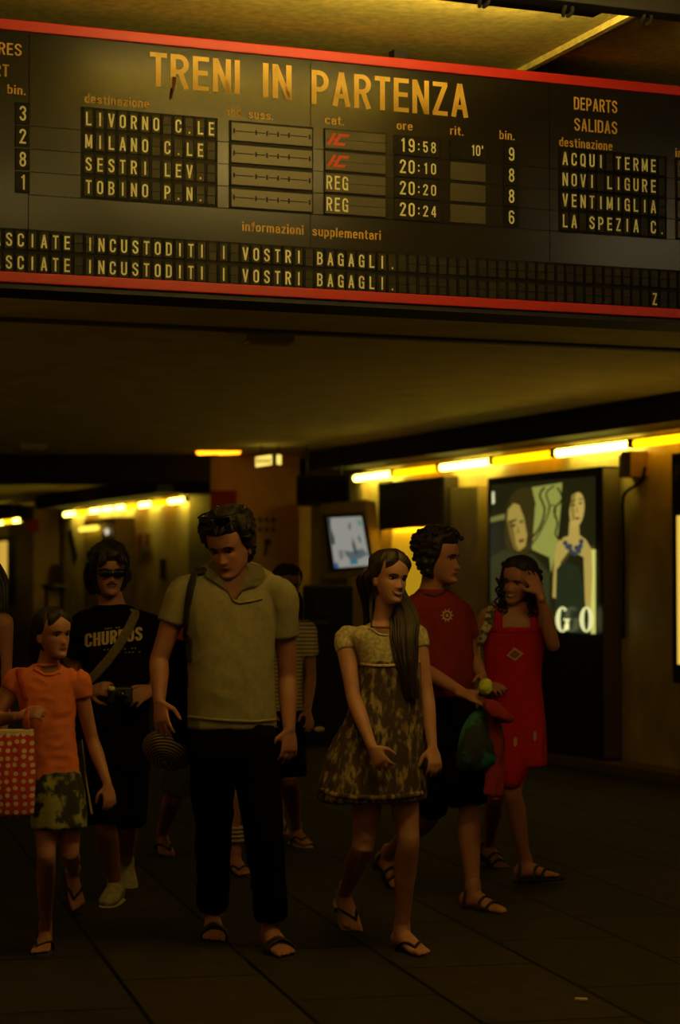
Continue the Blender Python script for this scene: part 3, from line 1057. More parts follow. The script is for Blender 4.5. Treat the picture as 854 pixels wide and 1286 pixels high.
# second light box cut by the right edge of the frame
root = empty('light_box', W(-1.2, .09, .8), 'light box with a lit yellow edge cut by the right frame edge', 'light box')
ta = .02
bm = bmesh.new()
wbox(bm, -2.4, wt(843.5, .16), 0, .16, .75, 2.54)
bevel_all(bm, .012)
obj('case', bm, mat('case black metal', (.012, .01, .008)), root)
bm = bmesh.new()
wbox(bm, -2.3, wt(850, .168), .16, .168, .90, 2.05)
obj('lit_panel', bm, mat('panel glow', (.6, .45, .15), emit=(.80, .48, .06), estr=1.0), root)
bm = bmesh.new()
wbox(bm, -2.3, wt(845.5, .18), .16, .18, 2.09, 2.50)
obj('header', bm, M_DARK, root)
bm = bmesh.new()
put_glyph(bm, 'P', lambda u, v: W(wt(849, .18) - .04 - u, .185, 2.32 + v), 0, 0, .12, .7)
obj('lettering', bm, mat('header print', (.3, .25, .12)), root)

# junction box and its cable under the lamps
root = empty('junction_box', W(wt(804), .08, 2.40), 'tan junction box under the lamps with a black cable curling down', 'box')
bm = bmesh.new()
wbox(bm, wt(814), wt(802), 0, .16, 2.385, 2.60)
bevel_all(bm, .01)
obj('case', bm, mat('tan box', (.42, .28, .12), rough=.5), root)
bm = bmesh.new()
wbox(bm, wt(802), wt(794.5), 0, .13, 2.39, 2.58)
bevel_all(bm, .01)
obj('cover', bm, mat('dark cover', (.05, .035, .02), rough=.5), root)
bm = bmesh.new()
tube(bm, [lp(x, y, .05) for x, y in ((810, 588), (808, 598), (801, 608), (790, 615), (784, 622), (782, 634))] + [lp(782.5, 660, .03), lp(783, 720, .03), lp(783, 800, .03)], .014, n=8)
obj('cable', bm, M_DARK, root, smooth=True)

# ------------------------------------------------------------------ far section of the wall
def far_pt(px, off=0.0):
    return wt(px, off)
# lit photo booth / doorway
t0, t1 = wt(161), wt(131)
root = empty('ticket_booth', W((t0 + t1) / 2, .1, .0), 'distant booth with a lit yellow top on the far wall', 'booth')
z_ = lambda y, px: 1.48 + (740 - y) / FPX * W(wt(px), .1, 0).y
bm = bmesh.new()
wbox(bm, wt(169), wt(130), 0, .30, .0, z_(652, 145))
bevel_all(bm, .02)
obj('case', bm, mat('brown case', (.16, .1, .04)), root)
bm = bmesh.new()
wbox(bm, wt(156), wt(134), .30, .33, .9, z_(668, 145))
obj('front_panel', bm, mat('booth front', (.55, .42, .12), rough=.5), root)
bm = bmesh.new()
loft(bm, [W(wt(155), .40, z_(664, 145)), W(wt(134), .40, z_(664, 145))], [.04, .04], side=Vector((0, 0, 1)), sub=1, n=10)
obj('tube', bm, mat('booth tube', (.9, .7, .2), emit=(1, .72, .06), estr=1.6), root)
bm = bmesh.new()
ellipsoid(bm, W(wt(164.5), .36, z_(668, 164)), Vector((1, 0, 0)), Vector((0, 1, 0)), Vector((0, 0, 1)), .035, .03, .05)
obj('lamp', bm, mat('white spot', (.9, .9, .9), emit=(.65, .56, .42), estr=1.0), root, smooth=True)
# white sign with two red bars
root = empty('wall_sign', W(wt(184), .02, 1.9), 'small white sign with two red bars on the far wall', 'sign')
zs0, zs1 = z_(692, 184), z_(669, 184)
bm = bmesh.new(); wbox(bm, wt(192), wt(176), .0, .03, zs0, zs1)
obj('panel', bm, mat('sign white', (.5, .4, .2), rough=.6), root)
for x0, x1 in ((177, 180.5), (186, 190)):
    bm = bmesh.new(); wbox(bm, wt(x1), wt(x0), .03, .04, z_(686, 184), z_(671, 184))
    obj('bar', bm, M_RED, root)
# dark slot on the far wall
bm = bmesh.new()
wbox(bm, wt(209), wt(205), 0, .05, z_(727, 206), z_(702, 206))
tag(obj('wall_plate', bm, mat('maroon plate', (.03, .008, .005))), 'narrow dark plate on the far wall beside the tall man', 'plate')
# far column with red sign, lamp and handrail
bm = bmesh.new()
pbox(bm, 42, 74, 35.0, 35.5, 0, ZC)
struct('wall_column', bm, M_PILLAR)
bm = bmesh.new(); pbox(bm, 33, 47, 34.8, 34.98, at(0, 668, 34.8).z, at(0, 653, 34.8).z)
tag(obj('wall_sign', bm, M_RED), 'plain dark red panel on the distant column at the left', 'sign')
root = empty('column_lamp', at(59, 634, 34.6), 'small bright lamp at the top of the distant column', 'lamp')
bm = bmesh.new()
ellipsoid(bm, at(59, 635, 34.6), Vector((1, 0, 0)), Vector((0, 1, 0)), Vector((0, 0, 1)), .04, .04, .035)
obj('bulb', bm, mat('bulb glow', (.9, .9, .7), emit=(1, .8, .3), estr=1.6), root, smooth=True)
bm = bmesh.new()
obox(bm, at(59, 631, 34.65), Vector((1, 0, 0)), Vector((0, 1, 0)), Vector((0, 0, 1)), .07, .5, .04)
obj('base', bm, M_DARK, root)
root = empty('handrail', floor_at(67, 850), 'dark handrail in front of the distant column', 'rail')
RD = 30.0
bm = bmesh.new()
tube(bm, [at(55, 736, RD), at(68, 738, RD), at(80, 739, RD)], .035, n=8)
obj('rail', bm, mat('rail steel', (.04, .03, .02), rough=.25, metal=.6), root, smooth=True)
for x in (58, 78):
    p = at(x, 739, RD)
    bm = bmesh.new(); tube(bm, [p, Vector((p.x, p.y, 0))], .025, sub=1)
    obj('post', bm, M_DARK, root)
# dark maroon box on the far column
bm = bmesh.new(); pbox(bm, 64, 76, 34.8, 34.98, at(0, 733, 34.8).z, at(0, 709, 34.8).z)
tag(obj('wall_box', bm, mat('maroon box', (.05, .008, .004))), 'dark maroon box low on the distant column', 'box')
# leaning blue-grey rail panel of the second stairs
bm = bmesh.new()
f = [at(84, 668, 31), at(90, 664, 31), at(97, 700, 31), at(92, 712, 31)]
bk = Vector((0, .06, 0))
quadbox(bm, [f[3], f[2], f[2] + bk, f[3] + bk, f[0], f[1], f[1] + bk, f[0] + bk])
tag(obj('wall_panel', bm, mat('blue grey panel', (.02, .03, .045), rough=.4)), 'slanting blue-grey panel at the second stair mouth', 'panel')
# lit poster at the left edge
root = empty('light_box', W(wt(13), .1, .6), 'narrow glowing poster case at the left edge, far away', 'light box')
zz = lambda y: 1.48 + (740 - y) / FPX * W(wt(13), .1, 0).y
bm = bmesh.new(); wbox(bm, wt(20), wt(3), 0, .12, zz(760), zz(674)); obj('case', bm, M_DARK, root)
bm = bmesh.new(); wbox(bm, wt(17.5), wt(8), .12, .14, zz(727), zz(680))
obj('lit_panel', bm, mat('far panel glow', (.6, .45, .15), emit=(.62, .36, .05), estr=1.0), root)
# litter on the floor
bm = bmesh.new()
c = floor_at(730, 1257) + Vector((0, 0, .006))
obox(bm, c, Vector((.97, -.24, 0)), Vector((.24, .97, 0)), Vector((0, 0, 1)), .045, .012, .01)
bevel_all(bm, .003)
tag(obj('cigarette_butt', bm, mat('paper white', (.7, .55, .35), rough=.8)), 'tiny pale scrap lying on a floor joint at the lower right', 'litter')
# ================================================================== DEPARTURES BOARD
M_PANEL = mat('board panel', (0.012, 0.009, 0.003), rough=0.25, spec=0.30)
M_CELL = mat('flap black', (0.004, 0.003, 0.002), rough=0.6, spec=0.15)
M_FLAP = mat('flap dark', (0.014, 0.011, 0.006), rough=0.5, spec=0.22)
M_CHAR = mat('flap lettering', (0.88, 0.84, 0.52), rough=0.6)
M_HEAD = mat('heading lettering', (0.70, 0.40, 0.06), rough=0.6)
M_TITLE = mat('title lettering', (0.85, 0.52, 0.06), rough=0.5)
M_FRAME = mat('red frame', (0.52, 0.016, 0.006), rough=0.45)
M_IC = mat('red flap logo', (0.75, 0.07, 0.015), rough=0.6)
M_HOUS = mat('board housing', (0.012, 0.009, 0.006), rough=0.6)

_u0 = bd(-330, 180)[0]; _u1 = bd(1110, 250)[0]
zt_ = bd(427, 79)[1]       # top of the panel
zb_ = bd(427, 364.5)[1]      # bottom of the panel
FT = 0.043
board = empty('departures_board', B(0, 0, zb_ - FT), 'long hanging black and red train departures board headed TRENI IN PARTENZA', 'departures board')
bm = bmesh.new(); bbox_(bm, _u0, _u1, -0.28, -0.02, zb_ - FT, zt_ + FT - .005)
obj('housing', bm, M_HOUS, board)
# panels: separate plates with fine seams between them
seams = [_u0, bd(36, 200)[0], bd(390, 120)[0], bd(690, 200)[0], bd(1000, 200)[0], _u1]
for i in range(len(seams) - 1):
    bm = bmesh.new()
    bbox_(bm, seams[i] + .0015, seams[i + 1] - .0015, -0.02, 0.0, zb_, zt_)
    obj('panel', bm, M_PANEL, board)
for nm, z0, z1 in (('frame_rail', zt_, zt_ + FT), ('frame_rail', zb_ - FT, zb_)):
    bm = bmesh.new(); bbox_(bm, _u0, _u1, -0.03, 0.016, z0, z1); bevel_all(bm, .005)
    obj(nm, bm, M_FRAME, board)
bm = bmesh.new()
bbox_(bm, _u0, _u1, -0.28, 0.0, zb_ - FT - .022, zb_ - FT)
obj('lower_tray', bm, M_HOUS, board)
for px in (-150, 520, 1000):
    u = bd(px, 60)[0]
    bm = bmesh.new()
    bbox_(bm, u - .03, u + .03, -.2, -.14, zt_, ZH)
    obj('hanger', bm, M_HOUS, board)

def bfn(w):
    return lambda u, v: B(u, w, v)

def word_px(parent, name, s, x0, y0, x1, m, hpx, w=.002, gap=.10):
    """word whose baseline starts at pixel (x0, y0) and ends at x1; cap height in pixels"""
    u0, v = bd(x0, y0)
    u1 = u0 + (bd(x1, y0)[0] - u0)
    k = (bd(x0, y0 - hpx)[1] - v)
    bm = bmesh.new()
    put_word(bm, s, bfn(w), u0, u1, v, k, gap=gap)
    return obj(name, bm, m, parent)

for s, x0, y0, x1 in (('TRENI', 188, 108, 301), ('IN', 330, 122, 366), ('PARTENZA', 391, 130.5, 588)):
    word_px(board, 'title', s, x0, y0, x1, M_TITLE, 43)
HD = [('destinazione', 106, 129, 187, 11.5), ('ind.', 286, 145, 306, 11), ('suss.', 312, 148.5, 343, 11), ('cat.', 408, 155.5, 432, 11), ('ore', 498, 162.5, 518, 11),
      ('rit.', 565, 169, 582, 11), ('bin.', 627, 174.5, 646, 11), ('destinazione', 702, 183.5, 769, 11.5),
      ('informazioni', 304, 290, 381, 12), ('supplementari', 392, 296, 478, 12),
      ('bin.', 9, 117.5, 32, 11.5), ('DEPARTURES', -77, 61, 27, 15.5), ('ABFAHRT', -62, 90, 11, 15.5),
      ('DEPARTS', 720.5, 137.5, 775, 16), ('SALIDAS', 721, 164, 775, 16), ('ind. suss.', 848, 197, 905, 11)]
for h in HD:
    word_px(board, 'heading', h[0], h[1], h[2], h[3], M_HEAD, h[4])
def flap_row(parent, name, text, xL, yL, xR, n, ychar, hpx, start=0, double=True):
    """a row of n flap cells from pixel xL (centre of first) to xR (centre of last); yL centre height at xL"""
    uL, v = bd(xL, yL)
    uR = bd(xR, yL)[0]
    p = (uR - uL) / (n - 1)
    h = bd(xL, yL - hpx / 2)[1] - bd(xL, yL + hpx / 2)[1]
    H = h * 1.45
    bm = bmesh.new()
    bbox_(bm, uL - p * .62, uR + p * .62, 0, .004, v - H * .60, v + H * .60, 0)
    for i in range(n):
        u = uL + i * p
        bbox_(bm, u - p * .36, u + p * .36, .004, .009, v + .0015, v + H * .44, 1)
        bbox_(bm, u - p * .36, u + p * .36, .004, .009, v - H * .44, v - .0015, 1)
        bbox_(bm, u + p * .40, u + p * .46, .004, .012, v - H * .5, v + H * .5, 0)
    row = obj(name, bm, [M_CELL, M_FLAP], parent)
    bm = bmesh.new()
    for i, c in enumerate(text):
        if c == ' ':
            continue
        u = uL + (i + start) * p
        put_glyph(bm, c, bfn(.0105), u, v - h / 2, h, .62)
    if len(bm.faces):
        obj('lettering', bm, M_CHAR, row)
    else:
        bm.free()
    return p

D1 = ['LIVORNO C.LE', 'MILANO C.LE', 'SESTRI LEV.', 'TOBINO P.N.']
D2 = ['ACQUI TERME', 'NOVI LIGURE', 'VENTIMIGLIA', 'LA SPEZIA C.']
rowy = [149.5, 178, 206.5, 235]
pitch = None
for k in range(4):
    # the height of a row is the same all along the board: carry its z over
    zrow = bd(110, rowy[k])[1]
    def ypx(x, z=zrow):
        lo, hi = 0.0, 500.0
        for _ in range(40):
            mid = (lo + hi) / 2
            if bd(x, mid)[1] > z: lo = mid
            else: hi = mid
        return lo
    flap_row(board, 'destination_flaps', D1[k], 110.5, rowy[k], 264.5, 12, 0, 17)
    flap_row(board, 'destination_flaps', D2[k], 708.5, ypx(708.5), 830, 12, 0, 16.2)
    # platform digit of the panel on the left
    def digit_unit(x, ch, hpx, wpx):
        u, v = bd(x, ypx(x)); h = .0585
        uu = bd(x + wpx / 2, 200)[0] - bd(x, 200)[0]
        bm = bmesh.new(); bbox_(bm, u - uu, u + uu, 0, .006, v - .042, v + .042)
        bmx = obj('platform_flap', bm, M_CELL, board)
        bm = bmesh.new(); put_glyph(bm, ch, bfn(.008), u, v - h / 2, h, .62)
        obj('lettering', bm, M_CHAR, bmx)
    digit_unit(28, '3281'[k], 17, 18)
    digit_unit(641.5, '9886'[k], 17, 18)
    # time
    u0 = bd(498, 200)[0]; u1 = bd(549, 200)[0]; v = zrow
    bm = bmesh.new(); bbox_(bm, u0 - .012, u1 + .012, 0, .006, v - .042, v + .042)
    tu = obj('time_flap', bm, M_CELL, board)
    bm = bmesh.new()
    T = ['19:58', '20:10', '20:20', '20:24'][k]
    for ch, x, h in zip(T, (505, 516, 525, 533.5, 543.5), (.058, .058, .047, .047, .047)):
        put_glyph(bm, ch, bfn(.008), bd(x, 200)[0], v - .028 + (.0 if h > .05 else .004), h, .66)
    obj('lettering', bm, M_CHAR, tu)
    # delay
    u0 = bd(565, 200)[0]; u1 = bd(609, 200)[0]
    bm = bmesh.new(); bbox_(bm, u0, u1, 0, .006, v - .038, v + .038)
    de = obj('delay_flap', bm, M_CELL if k == 0 else mat('flap blank', (.034, .026, .012), rough=.6), board)
    if k == 0:
        bm = bmesh.new()
        for ch, x in (("1", 593), ("0", 599.5), ("'", 605)):
            put_glyph(bm, ch, bfn(.008), bd(x, 200)[0], v - .020, .046, .60)
        obj('lettering', bm, M_CHAR, de)
    # stops strip with its dashes and ticks
    for xa, xb in ((287.5, 393), (848, 940)):
        u0 = bd(xa, 200)[0]; u1 = bd(xb, 200)[0]
        bm = bmesh.new()
        bbox_(bm, u0, u1, 0, .004, v - .044, v + .044, 0)
        bbox_(bm, u0 + .008, u1 - .008, .004, .010, v - .038, v - .001, 1)
        bbox_(bm, u0 + .008, u1 - .008, .004, .010, v + .001, v + .034, 1)
        st = obj('stops_display', bm, [M_CELL, mat('stops flap', (.060, .047, .017), rough=.4)], board)
        bm = bmesh.new()
        for f_, t_ in ((.05, .28), (.32, .42), (.46, .56), (.60, .92)):
            bbox_(bm, u0 + (u1 - u0) * f_, u0 + (u1 - u0) * t_, .010, .0108, v - .0018, v + .0018)
        for f_ in (.05, .31, .44, .57, .70, .95):
            bbox_(bm, u0 + (u1 - u0) * f_ - .003, u0 + (u1 - u0) * f_ + .003, .010, .0125, v - .010, v + .010)
        obj('ticks', bm, M_CELL, st)
    # train category
    u0 = bd(406.5, 200)[0]; u1 = bd(484, 200)[0]
    bm = bmesh.new()
    bbox_(bm, u0, u1, 0, .004, v - .044, v + .044, 0)
    bbox_(bm, u0 + .004, u1 - .004, .004, .009, v - .038, v - .001, 1)
    bbox_(bm, u0 + .004, u1 - .004, .004, .009, v + .001, v + .038, 1)
    ca = obj('category_flap', bm, [M_CELL, mat('category flap', (.034, .026, .011), rough=.5)], board)
    bm = bmesh.new()
    if k < 2:
        ua = bd(409, 200)[0]; k_ = (bd(437, 200)[0] - ua)
        h = .050
        def par(x0, x1, y0, y1):
            sh = .30
            pts = [(x0 + y0 * sh, y0), (x1 + y0 * sh, y0), (x1 + y1 * sh, y1), (x0 + y1 * sh, y1)]
            a = [bm.verts.new(B(ua + x * k_, .0105, v - h / 2 + y * h)) for x, y in pts]
            bm.faces.new(a)
        par(0, .15, 0, 1)
        par(.26, .42, 0, 1)
        par(.42, .74, .76, 1); par(.42, .80, 0, .24); par(.05, .26, .44, .56)
        obj('category_logo', bm, M_IC, ca)
    else:
        for ch, x in zip('REG', (412.5, 422.5, 432.5)):
            put_glyph(bm, ch, bfn(.0105), bd(x, 200)[0], v - .029, .058, .60)
        obj('lettering', bm, M_CHAR, ca)
    # thin separator lines between the rows
    bm = bmesh.new()
    bbox_(bm, bd(36, 200)[0], _u1 - .1, 0, .0025, v - .0475, v - .0455)
    obj('row_seam', bm, M_CELL, board)

# two long rows of information flaps
S = 'NON LASCIATE INCUSTODITI I VOSTRI BAGAGLI.'
i0 = S.index('SCIATE'); iL = len(S) - 1
uS = bd(10.5, 301)[0]; uE = bd(491.5, 301)[0]
pp = (uE - uS) / (iL - i0)
for k, (yy, zrow) in enumerate(((301, None), (329.5, None))):
    v = bd(10.5, yy)[1]
    h = bd(10.5, yy - 8.5)[1] - bd(10.5, yy + 8.5)[1]
    H = h * 1.42
    uA = uS - i0 * pp
    n = int((_u1 - .15 - uA) / pp)
    bm = bmesh.new()
    bbox_(bm, uA - pp * .6, uA + (n - .4) * pp, 0, .004, v - H * .60, v + H * .60, 0)
    for i in range(n):
        u = uA + i * pp
        bbox_(bm, u - pp * .36, u + pp * .36, .004, .010, v + .0015, v + H * .45, 1)
        bbox_(bm, u - pp * .36, u + pp * .36, .004, .010, v - H * .45, v - .0015, 1)
        bbox_(bm, u + pp * .41, u + pp * .47, .004, .013, v - H * .5, v + H * .5, 0)
    row = obj('message_flaps', bm, [M_CELL, M_FLAP], board)
    bm = bmesh.new()
    for i, c in enumerate(S):
        if c != ' ':
            put_glyph(bm, c, bfn(.0115), uA + i * pp, v - h / 2, h, .62)
    if k == 1:
        uz = bd(816, 373)[0]
        iz = round((uz - uA) / pp)
        put_glyph(bm, 'Z', bfn(.0115), uA + iz * pp, v - h / 2, h, .62)
    obj('lettering', bm, M_CHAR, row)
# a rusty strip hanging from the R of the title
bm = bmesh.new()
u, v = bd(217, 108)
loft(bm, [B(u + .006, .006, v + .035), B(u + .002, .008, v), B(u - .006, .012, v - .035), B(u - .008, .010, v - .055)], [(.009, .002), (.006, .002), (.004, .002), (.002, .001)], side=BU, n=8)
obj('peeling_strip', bm, mat('rusty strip', (.12, .03, .008), rough=.8), board)
# ================================================================== PEOPLE
UP = Vector((0, 0, 1))
HEADTAB = [  # z, front, back, half width (metres, adult)
    (0.000, -0.066, -0.020, 0.016), (0.008, -0.082, 0.000, 0.028), (0.020, -0.087, 0.020, 0.040), (0.040, -0.083, 0.036, 0.052),
    (0.060, -0.083, 0.050, 0.060), (0.080, -0.083, 0.065, 0.0655), (0.100, -0.083, 0.078, 0.069), (0.118, -0.083, 0.087, 0.071),
    (0.137, -0.090, 0.094, 0.074), (0.160, -0.090, 0.098, 0.0765), (0.185, -0.080, 0.095, 0.074), (0.205, -0.061, 0.082, 0.062),
    (0.220, -0.036, 0.056, 0.042), (0.228, -0.012, 0.028, 0.020)]

def htab(z):
    T = HEADTAB
    z = min(max(z, 0.0), 0.228)
    for i in range(len(T) - 1):
        if z <= T[i + 1][0]:
            t = (z - T[i][0]) / (T[i + 1][0] - T[i][0])
            a = T[max(0, i - 1)]; d = T[min(len(T) - 1, i + 2)]
            return [cr(a[k], T[i][k], T[i + 1][k], d[k], t) for k in (1, 2, 3)]
    return list(T[-1][1:])

def g2(x, z, cx, cz, sx, sz):
    return math.exp(-((x - cx) / sx) ** 2 - ((z - cz) / sz) ** 2)

def face_bump(x, z, smile=0.0):
    ax = abs(x)
    d = 0.0
    d -= 0.009 * g2(ax, z, 0.031, 0.117, 0.015, 0.009)          # eye sockets
    d += 0.004 * g2(ax, z, 0.030, 0.134, 0.022, 0.007)          # brow ridge
    d += 0.004 * g2(ax, z, 0.044, 0.092, 0.016, 0.014)          # cheeks
    d += smile * 0.004 * g2(ax, z, 0.036, 0.080, 0.012, 0.012)
    d += 0.006 * g2(x, z, 0, 0.019, 0.022, 0.012)               # chin
    d -= 0.004 * g2(x, z, 0, 0.036, 0.024, 0.006)
    d += 0.007 * g2(x, z, 0, 0.059, 0.019, 0.0055)              # lips
    d += 0.006 * g2(x, z, 0, 0.048, 0.017, 0.0055)
    if 0.066 < z < 0.128:                                       # nose
        if z > 0.078:
            t = (0.128 - z) / 0.050
            h = 0.002 + 0.022 * t ** 1.15
        else:
            t = 1.0
            h = 0.024 * max(0.0, (z - 0.066) / 0.012) ** 0.7
        w = 0.0065 + 0.0065 * t ** 2
        d += h * math.exp(-(x / w) ** 2)
        d += 0.006 * t ** 3 * g2(ax, z, 0.012, 0.079, 0.006, 0.006)
    return d

class Head:
    def __init__(self, c, H, yaw, pitch=0.0, roll=0.0, wf=1.0, jaw=1.0, smile=0.0):
        self.s = H / 0.23
        self.R = Matrix.Rotation(math.radians(yaw), 3, 'Z') @ Matrix.Rotation(math.radians(roll), 3, 'Y') @ Matrix.Rotation(math.radians(pitch), 3, 'X')
        self.c = Vector(c); self.wf = wf; self.jaw = jaw; self.smile = smile
    def w(self, p):
        """head local (x right, -y face, z from chin) -> world, centred on the middle of the head"""
        p = Vector(p)
        return self.c + self.R @ (Vector((p.x, p.y, p.z - 0.115)) * self.s)
    def d(self, v):
        return (self.R @ Vector(v)).normalized()
    def surf(self, th, z, bumps=True):
        f, b, w = htab(z)
        w *= self.wf * (self.jaw + (1 - self.jaw) * min(1, max(0, (z - 0.03) / 0.06)))
        c = (f + b) / 2; hd = (b - f) / 2
        s, co = math.sin(th), math.cos(th)
        e = 0.90
        x = w * math.copysign(abs(s) ** e, s)
        y = c - hd * math.copysign(abs(co) ** e, co)
        if bumps and co > 0:
            y -= face_bump(x, z, self.smile) * min(1, co * 2.5)
        return x, y
    def front(self, x, z):
        """surface point of the face at local x, z"""
        lo, hi = 0.0, math.pi / 2
        for _ in range(30):
            m = (lo + hi) / 2
            if self.surf(m, z)[0] < abs(x): lo = m
            else: hi = m
        return Vector((x, self.surf(lo, z)[1], z))
    def mesh(self, bm, na=72, nz=64):
        rows = []
        for i in range(nz + 1):
            z = 0.2288 * (0.5 - 0.5 * math.cos(math.pi * i / nz)) if False else 0.228 * i / nz
            rows.append([bm.verts.new(self.w((*self.surf(2 * math.pi * k / na, z), z))) for k in range(na)])
        for i in range(nz):
            for k in range(na):
                bm.faces.new((rows[i][k], rows[i][(k + 1) % na], rows[i + 1][(k + 1) % na], rows[i + 1][k]))
        bm.faces.new(rows[0][::-1]); bm.faces.new(rows[-1])
        for sx in (-1, 1):      # ears
            x = 0.073 * self.wf
            ellipsoid(bm, self.w((sx * x, 0.012, 0.103)), self.d((1, 0.35 * sx, 0)), self.d((-0.35 * sx, 1, -0.2)), self.d((0, .2, 1)), 0.009 * self.s, 0.019 * self.s, 0.033 * self.s)
    def hair_shell(self, bm, style, na=96, nz=60):
        """scalp-following hair with its own hairline"""
        zf, zs, zb = style.get('zf', .170), style.get('zs', .10), style.get('zb', .03)
        th0 = style.get('thick', .015); top = style.get('top', th0); nz_ = style.get('noise', .004); nsc = style.get('nscale', 60)
        seed = Vector((style.get('seed', 1.0) * 7.3, 2.1, 4.4))
        rows = []
        for i in range(nz + 1):
            z = -0.01 + 0.238 * i / nz
            row = []
            for k in range(na):
                th = 2 * math.pi * k / na
                a = abs(((th + math.pi) % (2 * math.pi)) - math.pi)
                if a < 0.95:
                    zh = zf - style.get('peak', 0.0) * a
                elif a < 1.35:
                    t = (a - 0.95) / 0.4; zh = zf + (zs - zf) * t * t * (3 - 2 * t)
                elif a < 2.0:
                    t = (a - 1.35) / 0.65; zh = zs + (zb - zs) * t
                else:
                    zh = zb
                x, y = self.surf(th, max(z, 0.0), False)
                q = Vector((x, y, z)) * nsc + seed
                nn = noise.noise(q)
                nn2 = noise.noise(q * 2.3)
                zz = zh + 0.006 * nn
                t = min(1, max(0, (z - zz) / style.get('ramp', 0.026)))
                t = t * t * (3 - 2 * t)
                up = min(1, max(0, (z - 0.14) / 0.08))
                h = th0 + (top - th0) * up + nz_ * (nn + 0.6 * nn2)
                h = h * t - 0.008 * (1 - t)
                f, b, w = htab(max(z, 0))
                n = Vector((x, y - 0.004, (z - 0.11) * 0.75)).normalized()
                row.append(bm.verts.new(self.w(Vector((x, y, z)) + n * h)))
            rows.append(row)
        for i in range(nz):
            for k in range(na):
                bm.faces.new((rows[i][k], rows[i][(k + 1) % na], rows[i + 1][(k + 1) % na], rows[i + 1][k]))
        bm.faces.new(rows[0][::-1]); bm.faces.new(rows[-1])

def hand(bm, wrist, d, n, thumb, size=1.0, curl=0.5, spread=0.09):
    """palm, four fingers, thumb; d = direction of the fingers, n = side the palm faces, thumb = +1/-1 side"""
    d = Vector(d).normalized(); n = Vector(n); n = (n - d * n.dot(d)).normalized()
    s = d.cross(n).normalized() * thumb
    k = size
    loft(bm, [wrist - d * .03 * k, wrist + d * .005 * k, wrist + d * .04 * k, wrist + d * .085 * k],
         [(.024 * k, .019 * k), (.026 * k, .019 * k), (.037 * k, .016 * k), (.041 * k, .012 * k)], side=s, n=16)
    F = [(.031, .070, .0088), (.0105, .079, .0090), (-.0105, .073, .0088), (-.031, .058, .0080)]
    for off, ln, r in F:
        p = wrist + d * (.078 - abs(off) * .15) * k + s * off * k
        pts = [p]
        dirv = (d + s * (off / .03) * spread).normalized()
        ax = 0.0
        for frac, inc in ((.45, .55), (.30, 1.0), (.25, .8)):
            ax += inc * curl
            v = dirv * math.cos(ax) + n * math.sin(ax)
            pts.append(pts[-1] + v * ln * frac * k)
        loft(bm, pts, [r * k, r * .98 * k, r * .9 * k, r * .72 * k], side=s, n=10, sub=3)
    p = wrist + d * .022 * k + s * .026 * k
    v1 = (d * .62 + s * .70 + n * (.30 + .3 * curl)).normalized()
    v2 = (d * .88 + s * .25 + n * (.25 + .5 * curl)).normalized()
    loft(bm, [p - v1 * .02 * k, p + v1 * .022 * k, p + v1 * .044 * k, p + v1 * .044 * k + v2 * .026 * k, p + v1 * .044 * k + v2 * .046 * k],
         [.013 * k, .0125 * k, .0108 * k, .010 * k, .0075 * k], side=n, n=10, sub=3)

def foot(bm, ankle, d, k=1.0, inner=1):
    """bare foot; d = toe direction (may tilt), the sole lies 0.085*k under the ankle"""
    d = Vector(d).normalized()
    s = d.cross(UP).normalized()
    u = s.cross(d).normalized()
    A = ankle
    loft(bm, [A - d * .045 * k - u * .045 * k, A - d * .02 * k - u * .043 * k, A + d * .03 * k - u * .042 * k, A + d * .08 * k - u * .055 * k, A + d * .125 * k - u * .066 * k, A + d * .15 * k - u * .070 * k],
         [(.028 * k, .036 * k), (.032 * k, .040 * k), (.034 * k, .040 * k), (.040 * k, .028 * k), (.045 * k, .018 * k), (.040 * k, .012 * k)], side=s, n=18)
    loft(bm, [A + u * .03 * k, A - u * .02 * k, A + d * .02 * k - u * .045 * k], [(.034 * k, .038 * k), (.034 * k, .042 * k), (.032 * k, .04 * k)], side=s, n=14)
    for i, (off, ln, r) in enumerate([(.030, .062, .0125), (.008, .056, .009), (-.010, .050, .0085), (-.026, .043, .008), (-.039, .034, .0078)]):
        p = A + d * (.135 - .012 * (i > 2)) * k + s * off * inner * k - u * .071 * k
        loft(bm, [p, p + d * ln * .55 * k + u * .003 * k, p + d * ln * k - u * .002 * k], [r * k, r * k, r * .8 * k], side=s, n=10, sub=3)
    return A, d, s, u, k, inner

